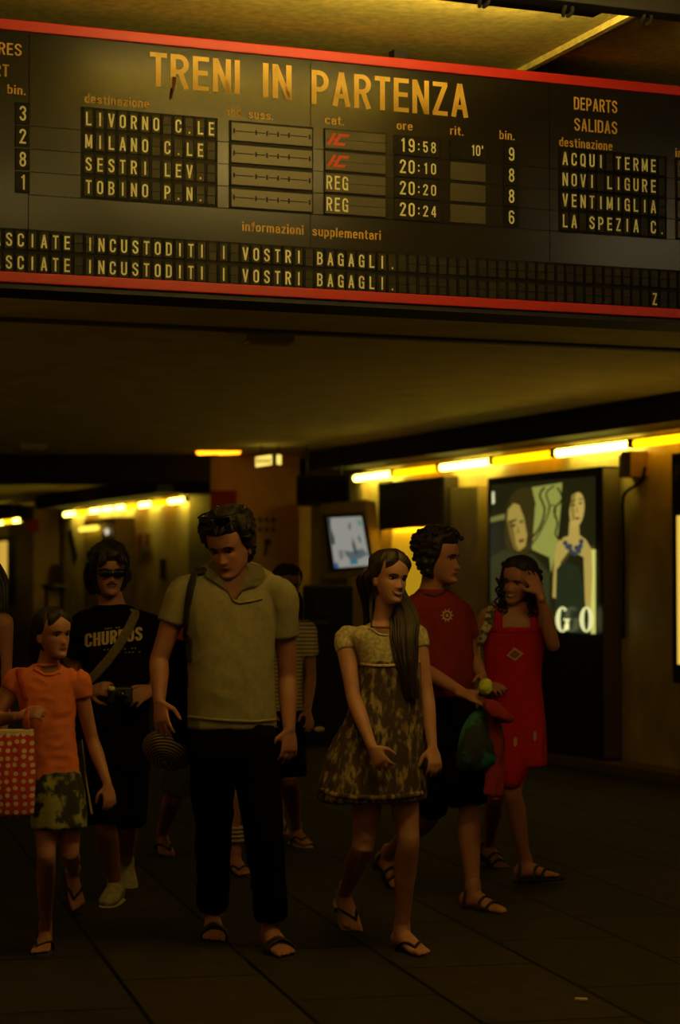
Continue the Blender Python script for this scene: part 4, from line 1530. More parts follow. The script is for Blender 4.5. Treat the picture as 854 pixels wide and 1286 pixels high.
def sandal(F, style, mat_sole, mat_strap, parent, name='sandal'):
    A, d, s, u, k, inner = F
    bm = bmesh.new()
    loft(bm, [A - d * .075 * k - u * .092 * k, A - d * .04 * k - u * .092 * k, A + d * .04 * k - u * .092 * k, A + d * .11 * k - u * .092 * k, A + d * .18 * k - u * .092 * k, A + d * .21 * k - u * .091 * k],
         [(.022 * k, .010 * k), (.038 * k, .011 * k), (.040 * k, .011 * k), (.050 * k, .011 * k), (.043 * k, .010 * k), (.024 * k, .009 * k)], side=s, n=16)
    o = obj(name, bm, mat_sole, parent, smooth=True)
    bm = bmesh.new()
    if style == 'flip':
        t = A + d * .150 * k + s * .019 * inner * k
        for sx in (-1, 1):
            loft(bm, [t - u * .086 * k, t - u * .056 * k - d * .008 * k, A + d * .09 * k + s * sx * .034 * k - u * .040 * k, A + d * .035 * k + s * sx * .041 * k - u * .066 * k, A + d * .025 * k + s * sx * .042 * k - u * .088 * k],
                 [(.005 * k, .005 * k), (.006 * k, .005 * k), (.0085 * k, .0045 * k), (.008 * k, .0045 * k), (.006 * k, .005 * k)], side=s, n=8)
    elif style == 'slide':
        for x0, z0, rr in ((.100, .034, .034),):
            loft(bm, [A + d * x0 * k + s * .050 * k - u * .084 * k, A + d * x0 * k + s * .044 * k - u * (z0 + .020) * k, A + d * x0 * k + s * .0 * k - u * (z0 - .006) * k, A + d * x0 * k - s * .044 * k - u * (z0 + .020) * k, A + d * x0 * k - s * .050 * k - u * .084 * k],
                 [(rr * k, .006 * k)] * 5, side=d, n=10)
    elif style == 'strappy':
        for x0, z0, rr in ((.12, .045, .010), (.075, .028, .009), (-.01, -.005, .008)):
            loft(bm, [A + d * x0 * k + s * .048 * k - u * .084 * k, A + d * x0 * k + s * .040 * k - u * (z0 + .014) * k, A + d * x0 * k - u * (z0 - .008) * k, A + d * x0 * k - s * .040 * k - u * (z0 + .014) * k, A + d * x0 * k - s * .048 * k - u * .084 * k],
                 [(rr * k, .005 * k)] * 5, side=d, n=10)
    obj('strap', bm, mat_strap, o, smooth=True)
    return o

def shoe(A, d, k, mat_upper, mat_sole, parent):
    d = Vector(d).normalized(); s = d.cross(UP).normalized(); u = s.cross(d).normalized()
    bm = bmesh.new()
    loft(bm, [A - d * .075 * k - u * .045 * k, A - d * .04 * k - u * .040 * k, A + d * .03 * k - u * .036 * k, A + d * .09 * k - u * .050 * k, A + d * .15 * k - u * .060 * k, A + d * .195 * k - u * .066 * k],
         [(.030 * k, .040 * k), (.040 * k, .048 * k), (.043 * k, .050 * k), (.047 * k, .038 * k), (.047 * k, .026 * k), (.032 * k, .018 * k)], side=s, n=18)
    loft(bm, [A + u * .025 * k, A - u * .03 * k], [(.043 * k, .047 * k), (.044 * k, .05 * k)], side=s, n=16, cap0='flat')
    o = link_mesh('shoe', remesh(bm, .006, 3), mat_upper, parent, smooth=True)
    bm = bmesh.new()
    loft(bm, [A - d * .085 * k - u * .090 * k, A - d * .03 * k - u * .090 * k, A + d * .10 * k - u * .090 * k, A + d * .17 * k - u * .090 * k, A + d * .21 * k - u * .088 * k],
         [(.030 * k, .013 * k), (.044 * k, .013 * k), (.051 * k, .013 * k), (.046 * k, .013 * k), (.026 * k, .011 * k)], side=s, n=16)
    obj('sole', bm, mat_sole, o, smooth=True)
    bm = bmesh.new()
    for i in range(4):
        c = A + d * (.055 + .022 * i) * k - u * (.006 + .010 * i) * k
        tube(bm, [c + s * .022 * k - u * .006 * k, c + u * .006 * k, c - s * .022 * k - u * .006 * k], .004 * k, n=6)
    obj('laces', bm, mat_sole, o, smooth=True)
    return o

SK = {}
def skin(name, col):
    return mat('skin ' + name, (col[0], col[1] * .86, col[2]), rough=0.5, var=0.10, vscale=14, spec=0.35)

class Person:
    """bodies are laid out in photo pixels at a depth; everything becomes metres at once"""
    def __init__(self, D, yaw, label, skin_m, h=1.0, base=None):
        self.D = D; self.yaw = math.radians(yaw); self.k = D / FPX
        self.L = Vector((math.cos(self.yaw), math.sin(self.yaw), 0))       # towards the viewer's right
        self.F = Vector((math.sin(self.yaw), -math.cos(self.yaw), 0))      # where the chest faces
        self.bm = bmesh.new(); self.skin = skin_m; self.label = label; self.h = h
        self.base = base
    def p(self, x, y, dz=0.0):
        return at(x, y, self.D + dz)
    def rows(self, bm, R, grow=0.0, n=28, sub=4, fixed=True, sq=0.92, cap0='flat', cap1='flat', mi=0):
        """stack of horizontal sections: (y, cx, half width px, half depth px[, dz])"""
        pts = [self.p(r[1], r[0], r[4] if len(r) > 4 else 0.0) for r in R]
        rad = [(max(.004, r[2] * self.k + grow), max(.004, r[3] * self.k + grow)) for r in R]
        return loft(bm, pts, rad, side=self.L, n=n, sub=sub, fixed=fixed, sq=sq, cap0=cap0, cap1=cap1, mi=mi)
    def limb(self, bm, P, R, grow=0.0, **kw):
        loft(bm, P, [(r[0] + grow, r[1] + grow) if isinstance(r, (tuple, list)) else r + grow for r in R], side=self.L, **kw)
    def arm(self, S, E, Wr, k=1.0):
        """shoulder, elbow, wrist in world"""
        self.limb(self.bm, [S, S.lerp(E, .35), S.lerp(E, .75), E, E.lerp(Wr, .3), E.lerp(Wr, .7), Wr],
                  [.050 * k, .045 * k, .038 * k, .036 * k, .038 * k, .030 * k, .024 * k], n=16)
    def leg(self, Hp, K, A, k=1.0, bend=None):
        b = bend if bend is not None else -self.F * 0.012
        self.limb(self.bm, [Hp, Hp.lerp(K, .4), Hp.lerp(K, .82), K, K.lerp(A, .28) + b, K.lerp(A, .62) + b * .5, K.lerp(A, .9), A],
                  [.084 * k, .074 * k, .057 * k, .053 * k, .056 * k, .043 * k, .034 * k, .034 * k], n=18)
    def neck(self, base, head, r=.054):
        t = head.w((0, .018, .055))
        self.limb(self.bm, [base, base.lerp(t, .5), t], [(r * 1.25, r * 1.15), (r, r), (r * .98, r)], n=18)
    def finish(self, voxel=0.0052, iters=3):
        me = remesh(self.bm, voxel, iters)
        self.o = link_mesh('person', me, self.skin, None, base=self.base, smooth=True)
        tag(self.o, self.label, 'person')
        return self.o
    def garment(self, name, bm, m, voxel=.009, iters=5, wrinkle=.006, wscale=9, wstretch=(1, 1, .6), seed=0.0):
        me = remesh(bm, voxel, iters, wrinkle, wscale, wstretch, seed)
        bv = bvh_of(me)
        o = link_mesh(name, me, m, self.o, smooth=True)
        return o, bv
    def facial(self, hd, hair_m, smile=0.0, teeth=False, eyes=True, browthick=1.0, lip=(.22, .06, .03), look=(0, 0)):
        o = self.o; k = hd.s
        X, Yy, Z = hd.d((1, 0, 0)), hd.d((0, 1, 0)), hd.d((0, 0, 1))
        M_W = mat('eye white', (.36, .30, .22), rough=.3)
        M_I = mat('eye iris', (.015, .008, .005), rough=.15)
        for sx in (-1, 1):
            if eyes:
                f = hd.front(sx * .031, .116) + Vector((0, -.0035, 0))
                bm = bmesh.new()
                ellipsoid(bm, hd.w(f + Vector((0, .004, 0))), X, Yy, Z, .0140 * k, .0062 * k, .0050 * k, 16, 10, 0)
                ellipsoid(bm, hd.w(f + Vector((look[0], -.0022, look[1] - .0004))), X, Yy, Z, .0066 * k, .0026 * k, .0056 * k, 12, 8, 1)
                eo = obj('eye', bm, [M_W, M_I], o, smooth=True)
                bm = bmesh.new()
                tube(bm, [hd.w(hd.front(sx * x, z) + Vector((0, -.004 if .02 < x < .04 else -.002, 0))) for x, z in ((.0175, .1165), (.026, .1218), (.037, .1212), (.046, .1155))], .0016 * k, n=8)
                obj('eyelid', bm, hair_m, eo, smooth=True)
            bm = bmesh.new()
            loft(bm, [hd.w(hd.front(sx * x, z)) for x, z in ((.014, .1325), (.026, .1355), (.039, .135), (.049, .129))],
                 [(.0026 * k * browthick, .002 * k), (.0036 * k * browthick, .0024 * k), (.003 * k * browthick, .002 * k), (.0014 * k, .0014 * k)], side=Z, n=8)
            obj('eyebrow', bm, hair_m, o, smooth=True)
        w = .023 + .006 * smile
        up = .005 * smile
        M_L = mat('lips %d' % int(lip[0] * 100), lip, rough=.4)
        bm = bmesh.new()
        gap = .0062 if teeth else .0008
        for sgn, th in ((1, .0036), (-1, .0042)):
            pts = []
            for x in (-w, -w * .55, 0, w * .55, w):
                q = abs(x) / w
                z = .0535 + sgn * (gap + .0016) * (1 - q * q) + up * q * q
                pts.append(hd.w(hd.front(x, z) + Vector((0, .0005, 0))))
            loft(bm, pts, [(.0012 * k, .001 * k), (th * k, .003 * k), (th * 1.05 * k, .0035 * k), (th * k, .003 * k), (.0012 * k, .001 * k)], side=Z, n=8)
        lo = obj('lips', bm, M_L, o, smooth=True)
        if teeth:
            bm = bmesh.new()
            pts = [hd.w(hd.front(x, .0535 + up * (abs(x) / w) ** 2) + Vector((0, -.0004, 0))) for x in (-w * .8, -w * .4, 0, w * .4, w * .8)]
            loft(bm, pts, [(.001 * k, .002 * k), (.0048 * k, .003 * k), (.0056 * k, .003 * k), (.0048 * k, .003 * k), (.001 * k, .002 * k)], side=Z, n=8)
            obj('teeth', bm, mat('teeth', (.62, .55, .42), rough=.3), lo, smooth=True)

def drape(P, bv, path, off=.004):
    """3D points on a garment along a path of photo pixels"""
    o = Vector((0, 0, CAM_Z))
    out, nor = [], []
    for x, y in path:
        d = ray(x, y).normalized()
        hit, n, i, t = bv.ray_cast(o, d)
        if hit is None:
            hit, n, i, t = bv.find_nearest(P.p(x, y, -.1))
        if n.dot(d) > 0: n = -n
        out.append(hit + n * off); nor.append(n)
    return out, nor

def draped(P, bv, path, off=.004):
    q = []
    for i in range(len(path) - 1):
        (x0, y0), (x1, y1) = path[i], path[i + 1]
        n = max(1, int(math.hypot(x1 - x0, y1 - y0) / 5))
        q += [(x0 + (x1 - x0) * j / n, y0 + (y1 - y0) * j / n) for j in range(n)]
    return drape(P, bv, q + [path[-1]], off)

def band(bm, pts, nor, w, th=.003, n=10, sub=4):
    sides = []
    for i in range(len(pts)):
        t = (pts[min(i + 1, len(pts) - 1)] - pts[max(0, i - 1)]).normalized()
        sides.append(nor[i].cross(t).normalized())
    ws = w if isinstance(w, list) else [w] * len(pts)
    loft(bm, pts, [(x / 2, th) for x in ws], side=sides, n=n, sub=sub)

def lock(bm, pts, r0, r1, n=14, spread=.02, seed=1, twist=0.0):
    """bundle of hair strands along pts"""
    rnd = random.Random(seed)
    for i in range(n):
        a = rnd.uniform(0, 6.283); q = spread * math.sqrt(rnd.random())
        off = Vector((math.cos(a) * q, math.sin(a) * q * .6, 0))
        e = rnd.uniform(.82, 1.0)
        pp = []
        for j, p in enumerate(pts):
            t = j / (len(pts) - 1)
            pp.append(p + off * (.6 + .6 * math.sin(math.pi * min(1, t + .15))) + Vector((rnd.uniform(-.006, .006), rnd.uniform(-.006, .006), 0)))
        if e < 1:
            pp[-1] = pp[-2].lerp(pp[-1], e)
        rr = [r0 + (r1 - r0) * j / (len(pts) - 1) for j in range(len(pts))]
        rr[-1] = r1 * .4
        loft(bm, pp, rr, side=Vector((1, 0, 0)), n=8, sub=4)

def ringlet(bm, p0, length, rad, r, turns, seed=0, sway=(0, 0)):
    rnd = random.Random(seed)
    ph = rnd.uniform(0, 6.28)
    pts, rs = [], []
    N = int(turns * 7) + 2
    for i in range(N):
        t = i / (N - 1)
        a = ph + turns * 6.283 * t
        pts.append(p0 + Vector((math.cos(a) * rad + sway[0] * t, math.sin(a) * rad + sway[1] * t, -length * t)))
        rs.append(r * (1 - .55 * t))
    loft(bm, pts, rs, side=Vector((1, 0, 0)), n=7, sub=2)

def shade_glasses(hd, parent, z=.117, up=0.0, back=0.0, name='sunglasses', size=1.0, lensmat=None, hh=1.0):
    """a pair of glasses sitting on a head: two lenses, bridge and temples"""
    k = hd.s
    M_G = lensmat or mat('sunglass lens', (.004, .004, .005), rough=.08, spec=.8)
    M_FR = mat('sunglass frame', (.01, .008, .007), rough=.25)
    X, Yy, Z = hd.d((1, 0, 0)), hd.d((0, 1, 0)), hd.d((0, 0, 1))
    def pt(x, y, zz):
        return hd.w((x, y, zz))
    yb = -.100 + back
    bm = bmesh.new()
    for sx in (-1, 1):
        pts = [pt(sx * .006, yb - .006, z + .010 + up), pt(sx * .032, yb - .003, z + .014 + up), pt(sx * .064, yb + .012, z + .012 + up), pt(sx * .075, yb + .025, z + .008 + up)]
        loft(bm, pts, [.0035 * k] * 4, side=Z, n=8)
        loft(bm, [pt(sx * .075, yb + .025, z + .008 + up), pt(sx * .080, -.02 + back, z + .004 + up), pt(sx * .077, .02 + back, z - .004 + up)], [(.004 * k, .002 * k)] * 3, side=Z, n=8)
    loft(bm, [pt(-.008, yb - .005, z + .008 + up), pt(0, yb - .008, z + .010 + up), pt(.008, yb - .005, z + .008 + up)], [.003 * k] * 3, side=Z, n=8)
    o = obj(name, bm, M_FR, parent, smooth=True)
    for sx in (-1, 1):
        bm = bmesh.new()
        c = pt(sx * .036, yb, z - .004 + up)
        ax = hd.d((1, sx * .28, 0)); ay = hd.d((-sx * .28, 1, 0))
        pts = []
        for j in range(5):
            t = j / 4 - .5
            pts.append(c + ax * (t * .056 * k * size))
        loft(bm, pts, [(.012 * k * hh, .0025 * k), (.019 * k * hh, .0035 * k), (.020 * k * hh, .004 * k), (.018 * k * hh, .0035 * k), (.012 * k * hh, .0025 * k)], side=Z, n=12)
        obj('lens', bm, M_G, o, smooth=True)
    return o

M_HAIR = mat('dark hair', (.016, .009, .005), rough=.6, var=.5, vscale=60, spec=.4)
M_HAIRB = mat('brown hair', (.030, .015, .007), rough=.55, var=.5, vscale=60, spec=.45)
M_BLACKC = mat('black cloth', (.004, .003, .0025), rough=.95, spec=.03)
M_SOLE = mat('dark sole', (.02, .013, .009), rough=.8)
M_STRAPD = mat('dark strap', (.015, .010, .008), rough=.6)
# ------------------------------------------------------------------ man in the polo shirt
P = Person(8.85, 14, 'tall man in an olive polo shirt and black trousers with sunglasses on his hair', skin('tan', (.42, .20, .10)), base=floor_at(292, 1190))
hd = Head(P.p(289, 686, -.06), .245, -24, 20, -4, 1.02, 1.04)
fL = floor_at(267, 1174); fR = floor_at(340, 1192)
A_L = fL + UP * .095; A_R = fR + UP * .095
hipL, hipR = P.p(266, 930), P.p(318, 930)
kL = hipL.lerp(A_L, .5) + P.F * .03; kR = hipR.lerp(A_R, .5) + P.F * .04
P.leg(hipL, kL, A_L, 1.05); P.leg(hipR, kR, A_R, 1.05)
FL = foot(P.bm, A_L, Vector((.10, -1, 0)), 1.12, -1)
FR = foot(P.bm, A_R, Vector((.35, -1, 0)), 1.12, 1)
SH = [(915, 291, 55, 36), (880, 291, 55, 38), (840, 290, 55, 40), (800, 290, 57, 38), (765, 291, 61, 36), (740, 292, 61, 31), (722, 292, 52, 25), (710, 291, 36, 21), (702, 290, 24, 18)]
P.rows(P.bm, SH, -.016)
sL, sR = P.p(228, 744, -.02), P.p(355, 748, .0)
eL, eR = P.p(200, 828, -.02), P.p(361, 850, .06)
wL, wR = P.p(200, 880, -.10), P.p(363, 915, -.02)
P.arm(sL, eL, wL, 1.08); P.arm(sR, eR, wR, 1.08)
hand(P.bm, wL, P.p(205, 925, -.14) - wL, Vector((.55, .8, 0)), 1, 1.0, .30)
hand(P.bm, wR, Vector((0.02, -.1, -1)), Vector((-.55, .8, 0)), -1, 1.0, .45)
P.neck(P.p(291, 722, .03), hd, .064)
hd.mesh(P.bm)
man = P.finish()
P.facial(hd, M_HAIR, lip=(.20, .07, .04), eyes=True, browthick=1.4, look=(-.003, -.002))
bm = bmesh.new()
hd.hair_shell(bm, dict(zf=.176, zs=.108, zb=.03, thick=.018, top=.040, noise=.011, nscale=42, seed=3))
h_ = obj('hair', bm, M_HAIR, man, smooth=True)
bm = bmesh.new()
rnd = random.Random(15)
for i in range(260):
    th = rnd.uniform(0, 6.283); z = rnd.uniform(.07, .226)
    a = abs(((th + math.pi) % 6.283) - math.pi)
    if (a < 1.3 and z < .180) or (a < 1.75 and z < .125): continue
    x, y = hd.surf(th, z, False)
    n = Vector((x, y, (z - .11) * .75)).normalized()
    c = hd.w(Vector((x, y, z)) + n * (.018 + .022 * min(1, max(0, (z - .14) / .08))))
    t = Vector((rnd.uniform(-1, 1), rnd.uniform(-1, 1), rnd.uniform(-1, 1)))
    t = (t - hd.d(n) * t.dot(hd.d(n))).normalized()
    loft(bm, [c - t * .018 - hd.d(n) * .004, c + hd.d(n) * .005, c + t * .018 - hd.d(n) * .003], [.004, .006, .002], side=hd.d(n), n=7, sub=2)
obj('tousled_locks', bm, M_HAIR, h_, smooth=True)
shade_glasses(hd, man, z=.222, back=.014, up=.026)
# polo shirt with sleeves, open collar, placket
M_POLO = mat('olive polo cloth', (.30, .25, .12), rough=.95, var=.10, vscale=40, bump=.2, bscale=300, spec=.1)
bm = bmesh.new()
P.rows(bm, SH[:-1] + [(705, 290, 27, 21)])
for S, E, q in ((sL, eL, .46), (sR, eR, .50)):
    e = S.lerp(E, q)
    i_ = S + (P.p(291, 735) - S) * .30
    P.limb(bm, [i_ + UP * .012, S + UP * .004, S.lerp(e, .55), e], [(.052, .060), (.058, .064), (.060, .064), (.060, .064)], n=18, cap1='flat')
sh, bv = P.garment('polo_shirt', bm, M_POLO, .008, 4, .010, 7, (1, 1, .7), 2.0)
# the open V of the neck shows skin: a wedge of skin-coloured chest laid over the cloth
vp, vn = drape(P, bv, [(270, 707), (278, 728), (288, 748), (292, 755), (297, 748), (310, 728), (318, 707)], .003)
bm = bmesh.new()
ys = [(704, 266, 322), (712, 268, 320), (722, 272, 316), (732, 278, 311), (742, 284, 305), (750, 289, 299), (756, 292, 295)]
rowsv = []
for y, x0, x1 in ys:
    pts, nn = drape(P, bv, [(x0 + (x1 - x0) * i / 6, y) for i in range(7)], .003)
    rowsv.append([bm.verts.new(p) for p in pts])
for i in range(len(rowsv) - 1):
    for j in range(6):
        bm.faces.new((rowsv[i][j], rowsv[i][j + 1], rowsv[i + 1][j + 1], rowsv[i + 1][j]))
r_ = bmesh.ops.solidify(bm, geom=list(bm.faces), thickness=.004)
obj('open_neck', bm, P.skin, sh, smooth=True)
for pth in ([(322, 700), (327, 712), (334, 727), (322, 737), (312, 735)], [(265, 700), (262, 712), (258, 724), (268, 731), (276, 728)]):
    # collar leaf: a folded flap from the back of the neck to its pointed tip
    a, na_ = drape(P, bv, pth, .012)
    bm = bmesh.new()
    inner, ni = drape(P, bv, ([(316, 703), (311, 716), (305, 730), (300, 742), (297, 748)] if pth[0][0] > 300 else [(269, 703), (273, 716), (279, 730), (285, 742), (288, 748)]), .010)
    va = [bm.verts.new(p) for p in a]; vi = [bm.verts.new(p) for p in inner]
    for i in range(4):
        bm.faces.new((va[i], va[i + 1], vi[i + 1], vi[i]))
    bmesh.ops.solidify(bm, geom=list(bm.faces), thickness=.006)
    obj('collar', bm, M_POLO, sh)
bm = bmesh.new()
pts, nn = draped(P, bv, [(293, 754), (300, 757), (315, 755), (328, 752)], .002)
band(bm, pts, nn, .012, .006)
obj('placket_fold', bm, M_POLO, sh, smooth=True)
pts, nn = draped(P, bv, [(238, 900), (262, 903), (290, 905), (320, 906), (345, 904)], .004)
bm = bmesh.new(); band(bm, pts, nn, .012, .004); obj('hem', bm, M_POLO, sh, smooth=True)
# trousers
bm = bmesh.new()
P.rows(bm, [(955, 291, 53, 35), (930, 291, 54, 36), (903, 291, 48, 31)])
for Hh, K, A in ((hipL, kL, A_L), (hipR, kR, A_R)):
    a = A + UP * .035
    P.limb(bm, [Hh + UP * .02, Hh.lerp(K, .5), K, K.lerp(a, .5), a], [.098, .090, .078, .070, .066], n=20, cap1='flat')
tr, bt = P.garment('trousers', bm, M_BLACKC, .010, 4, .012, 8, (1, 1, .8), 5.0)
for F in (FL, FR):
    sandal(F, 'slide', M_SOLE, M_STRAPD, man)
# shoulder bag with strap
bag = empty('shoulder_bag', P.p(226, 935, .12), 'black shoulder bag hanging at the side of the tall man in the polo shirt', 'bag')
bm = bmesh.new()
obox(bm, P.p(224, 868, .16), P.L, P.F, UP, .10, .30, .42)
bevel_all(bm, .035, 3)
me = remesh(bm, .010, 4, .008, 9)
link_mesh('body', me, M_BLACKC, bag, smooth=True)
bm = bmesh.new()
pts, nn = draped(P, bv, [(252, 707), (246, 718), (241, 738), (236, 765), (233, 800), (231, 830)], .007)
band(bm, pts, nn, .036, .004)
obj('strap', bm, M_STRAPD, bag, smooth=True)
# striped woven hat clipped under the bag
hat = empty('woven_hat', P.p(205, 965, .02), 'dark woven straw hat with pale rings, carried below the hand of the tall man', 'hat')
bm = bmesh.new()
C_ = P.p(212, 936, .06)
N = 40
prof = [(.005, .145), (.06, .14), (.10, .12), (.125, .09), (.14, .05), (.155, .01), (.175, -.02), (.172, -.028), (.150, .004), (.13, .05), (.11, .085), (.06, .125), (.005, .13)]
Rh = Matrix.Rotation(math.radians(20), 3, 'Y') @ Matrix.Rotation(math.radians(62), 3, 'X')
rg = []
for r, z in prof:
    rg.append([bm.verts.new(C_ + Rh @ (Vector((r * math.cos(6.283 * i / N), r * .80 * math.sin(6.283 * i / N), z - .06)) * .62)) for i in range(N)])
for i in range(len(rg) - 1):
    for j in range(N):
        bm.faces.new((rg[i][j], rg[i][(j + 1) % N], rg[i + 1][(j + 1) % N], rg[i + 1][j]))
bm.faces.new(rg[0]); bm.faces.new(rg[-1][::-1])
M_WOV = two_tone('woven rings', (.022, .014, .008), (.30, .20, .10), 'rings', 26, .55, .80, rough=.8)
obj('crown', bm, M_WOV, hat, smooth=True)
bm = bmesh.new()
tube(bm, [P.p(222, 905, .1), P.p(214, 910, .05), P.p(206, 914, .02)], .006)
obj('clip', bm, M_STRAPD, hat, smooth=True)

# ------------------------------------------------------------------ young woman in the patterned dress
P = Person(8.85, 20, 'smiling young woman with long dark hair in a short cream and mottled dress', skin('light', (.52, .27, .12)), base=floor_at(500, 1190))
hd = Head(P.p(489, 727, -.02), .208, 33, 2, 6, .97, .90, 1.0)
fR = floor_at(505, 1193); A_R = fR + UP * .086
toeL = floor_at(446, 1170)
dL = Vector((.22, -.78, -.42)).normalized()
A_L = toeL - dL * .17 + UP * .075
hipR, hipL = P.p(503, 955), P.p(468, 955)
kR = P.p(513, 1057, -.02); kL = P.p(455, 1066, -.02)
P.leg(hipR, kR, A_R, .86); P.leg(hipL, kL, A_L, .86)
FR = foot(P.bm, A_R, Vector((.52, -1, 0)), 1.0, 1)
FL = foot(P.bm, A_L, dL, .98, -1)
UPR = [(900, 487, 42, 28), (860, 488, 37, 26), (832, 490, 37, 28), (812, 484, 40, 27), (798, 481, 40, 24), (788, 480, 30, 19), (781, 481, 18, 15)]
P.rows(P.bm, UPR, -.010)
sL, sR = P.p(433, 803), P.p(524, 800, .06)
eL, eR = P.p(444, 876, -.10), P.p(535, 868, .02)
wL, wR = P.p(467, 938, -.22), P.p(543, 938, -.06)
P.arm(sL, eL, wL, .84); P.arm(sR, eR, wR, .84)
hand(P.bm, wL, P.p(486, 970, -.25) - wL, Vector((.45, .85, 0)), 1, .84, .55)
hand(P.bm, wR, P.p(549, 975, -.10) - wR, Vector((-.45, .85, 0)), -1, .84, .5)
P.neck(P.p(482, 792, .02), hd, .044)
hd.mesh(P.bm)
wom = P.finish()
P.facial(hd, M_HAIR, smile=1.0, teeth=True, lip=(.30, .07, .05), browthick=.9)
bm = bmesh.new()
hd.hair_shell(bm, dict(zf=.190, zs=.118, zb=.02, thick=.013, top=.024, noise=.005, nscale=34, seed=5, peak=.052, ramp=.035))
h_ = obj('hair', bm, M_HAIRB, wom, smooth=True)
bm = bmesh.new()
bk = hd.w((-.03, .07, .10))
lock(bm, [hd.w((-.05, .06, .15)), hd.w((-.06, .085, .10)), P.p(470, 765, .10), P.p(468, 790, .12), P.p(470, 830, .16)], .007, .004, 44, .036, 2)
lock(bm, [hd.w((.045, .07, .13)), hd.w((.066, .055, .06)), P.p(507, 775, -.02), P.p(508, 800, -.08), P.p(511, 830, -.10), P.p(514, 855, -.10), P.p(517, 878, -.09)], .0062, .0035, 90, .048, 4)
lock(bm, [hd.w((-.062, -.005, .10)), P.p(467, 755, -.03), P.p(466, 775, -.06), P.p(467, 790, -.07)], .0035, .002, 3, .004, 8)
obj('long_locks', bm, M_HAIRB, h_, smooth=True)
bm = bmesh.new()
DR = [(1004, 467, 68, 50), (985, 468, 67, 49), (940, 475, 60, 43), (900, 483, 51, 36), (868, 488, 42, 31), (842, 490, 38, 30), (830, 490, 37, 29)]
P.rows(bm, DR, sq=.78)
M_DRESS = two_tone('mottled dress print', (.050, .026, .011), (.36, .25, .09), 'noise', 42, .49, .66, rough=.9, stretch=(1, 1, .45))
dress, bvd = P.garment('dress_skirt', bm, M_DRESS, .009, 3, .016, 13, (1, 1, .12), 1.0)
bm = bmesh.new()
P.rows(bm, [(836, 490, 38, 30), (815, 485, 41, 29), (800, 481, 43, 26), (791, 480, 38, 22), (786, 480, 27, 19)])
for S, E in ((sL, eL), (sR, eR)):
    e = S.lerp(E, .20)
    P.limb(bm, [S + UP * .012 - (S - P.p(480, 800)).normalized() * .03, S + UP * .010, e], [(.038, .040), (.043, .046), (.043, .046)], n=16, cap1='flat')
M_BOD = two_tone('cream lace bodice', (.42, .32, .13), (.62, .50, .22), 'noise', 70, .42, .58, rough=.9)
bod, bvb = P.garment('bodice', bm, M_BOD, .007, 3, .004, 14, (1, 1, .7), 3.0)
# bare neckline
bm = bmesh.new()
rowsv = []
for y, x0, x1 in [(783, 464, 499), (787, 466, 498), (791, 470, 496), (795, 476, 493)]:
    pts, nn = drape(P, bvb, [(x0 + (x1 - x0) * i / 6, y) for i in range(7)], .003)
    rowsv.append([bm.verts.new(p) for p in pts])
for i in range(3):
    for j in range(6):
        bm.faces.new((rowsv[i][j], rowsv[i][j + 1], rowsv[i + 1][j + 1], rowsv[i + 1][j]))
bmesh.ops.solidify(bm, geom=list(bm.faces), thickness=.004)
obj('neckline', bm, P.skin, bod, smooth=True)
pts, nn = draped(P, bvb, [(462, 784), (466, 790), (475, 796), (485, 798), (494, 794), (499, 786)], .003)
bm = bmesh.new(); band(bm, pts, nn, .010, .003); obj('neck_trim', bm, M_BOD, bod, smooth=True)
pts, nn = draped(P, bvd, [(454, 834), (470, 836), (490, 836), (510, 834), (526, 831)], .003)
bm = bmesh.new(); band(bm, pts, nn, .012, .004); obj('waist_band', bm, M_BOD, dress, smooth=True)
pts, nn = draped(P, bvd, [(403, 992), (420, 998), (445, 1001), (470, 1002), (500, 1001), (530, 996)], .003)
bm = bmesh.new(); band(bm, pts, nn, .020, .004); obj('hem', bm, M_DRESS, dress, smooth=True)
sandal(FR, 'flip', M_SOLE, M_STRAPD, wom, 'flip_flop'); sandal(FL, 'flip', mat('pale flip sole', (.42, .32, .14), rough=.7), M_STRAPD, wom, 'flip_flop')

# ------------------------------------------------------------------ girl in the orange T-shirt
P = Person(8.66, 12, 'girl in an orange T-shirt and leaf-print skirt at the left edge', skin('fair', (.46, .22, .11)), base=floor_at(66, 1195))
hd = Head(P.p(66, 796, -.02), .192, 44, 4, -3, 1.02, .94)
fL = floor_at(57, 1192); A_L = fL + UP * .078
A_R = floor_at(92, 1150) + UP * .20
hipL, hipR = P.p(58, 1000), P.p(86, 1000)
kL = P.p(58, 1078, -.03); kR = P.p(88, 1072, .05)
P.leg(hipL, kL, A_L, .70); P.leg(hipR, kR, A_R, .70)
FL = foot(P.bm, A_L, Vector((-.02, -1, 0)), .86, 1)
FR = foot(P.bm, A_R, Vector((.3, -.7, -.7)), .86, 1)
SG = [(980, 69, 31, 22), (945, 65, 31, 21), (905, 61, 33, 22), (875, 59, 37, 22), (855, 58, 40, 20), (845, 58, 33, 17), (837, 59, 21, 14), (831, 60, 14, 12)]
P.rows(P.bm, SG, -.010)
sL, sR = P.p(22, 856), P.p(98, 858, .02)
eL, eR = P.p(-8, 905, -.02), P.p(116, 930, .06)
wL, wR = P.p(26, 899, -.18), P.p(135, 985, -.02)
P.arm(sL, eL, wL, .74); P.arm(sR, eR, wR, .74)
hand(P.bm, wL, Vector((.9, -.25, .22)), Vector((.1, .8, -.6)), 1, .74, .7)
hand(P.bm, wR, P.p(140, 1018, -.04) - wR, Vector((-.5, .8, 0)), -1, .74, .45)
P.neck(P.p(60, 838, .02), hd, .040)
hd.mesh(P.bm)
girl = P.finish()
P.facial(hd, M_HAIR, lip=(.22, .07, .045), browthick=.8)
bm = bmesh.new()
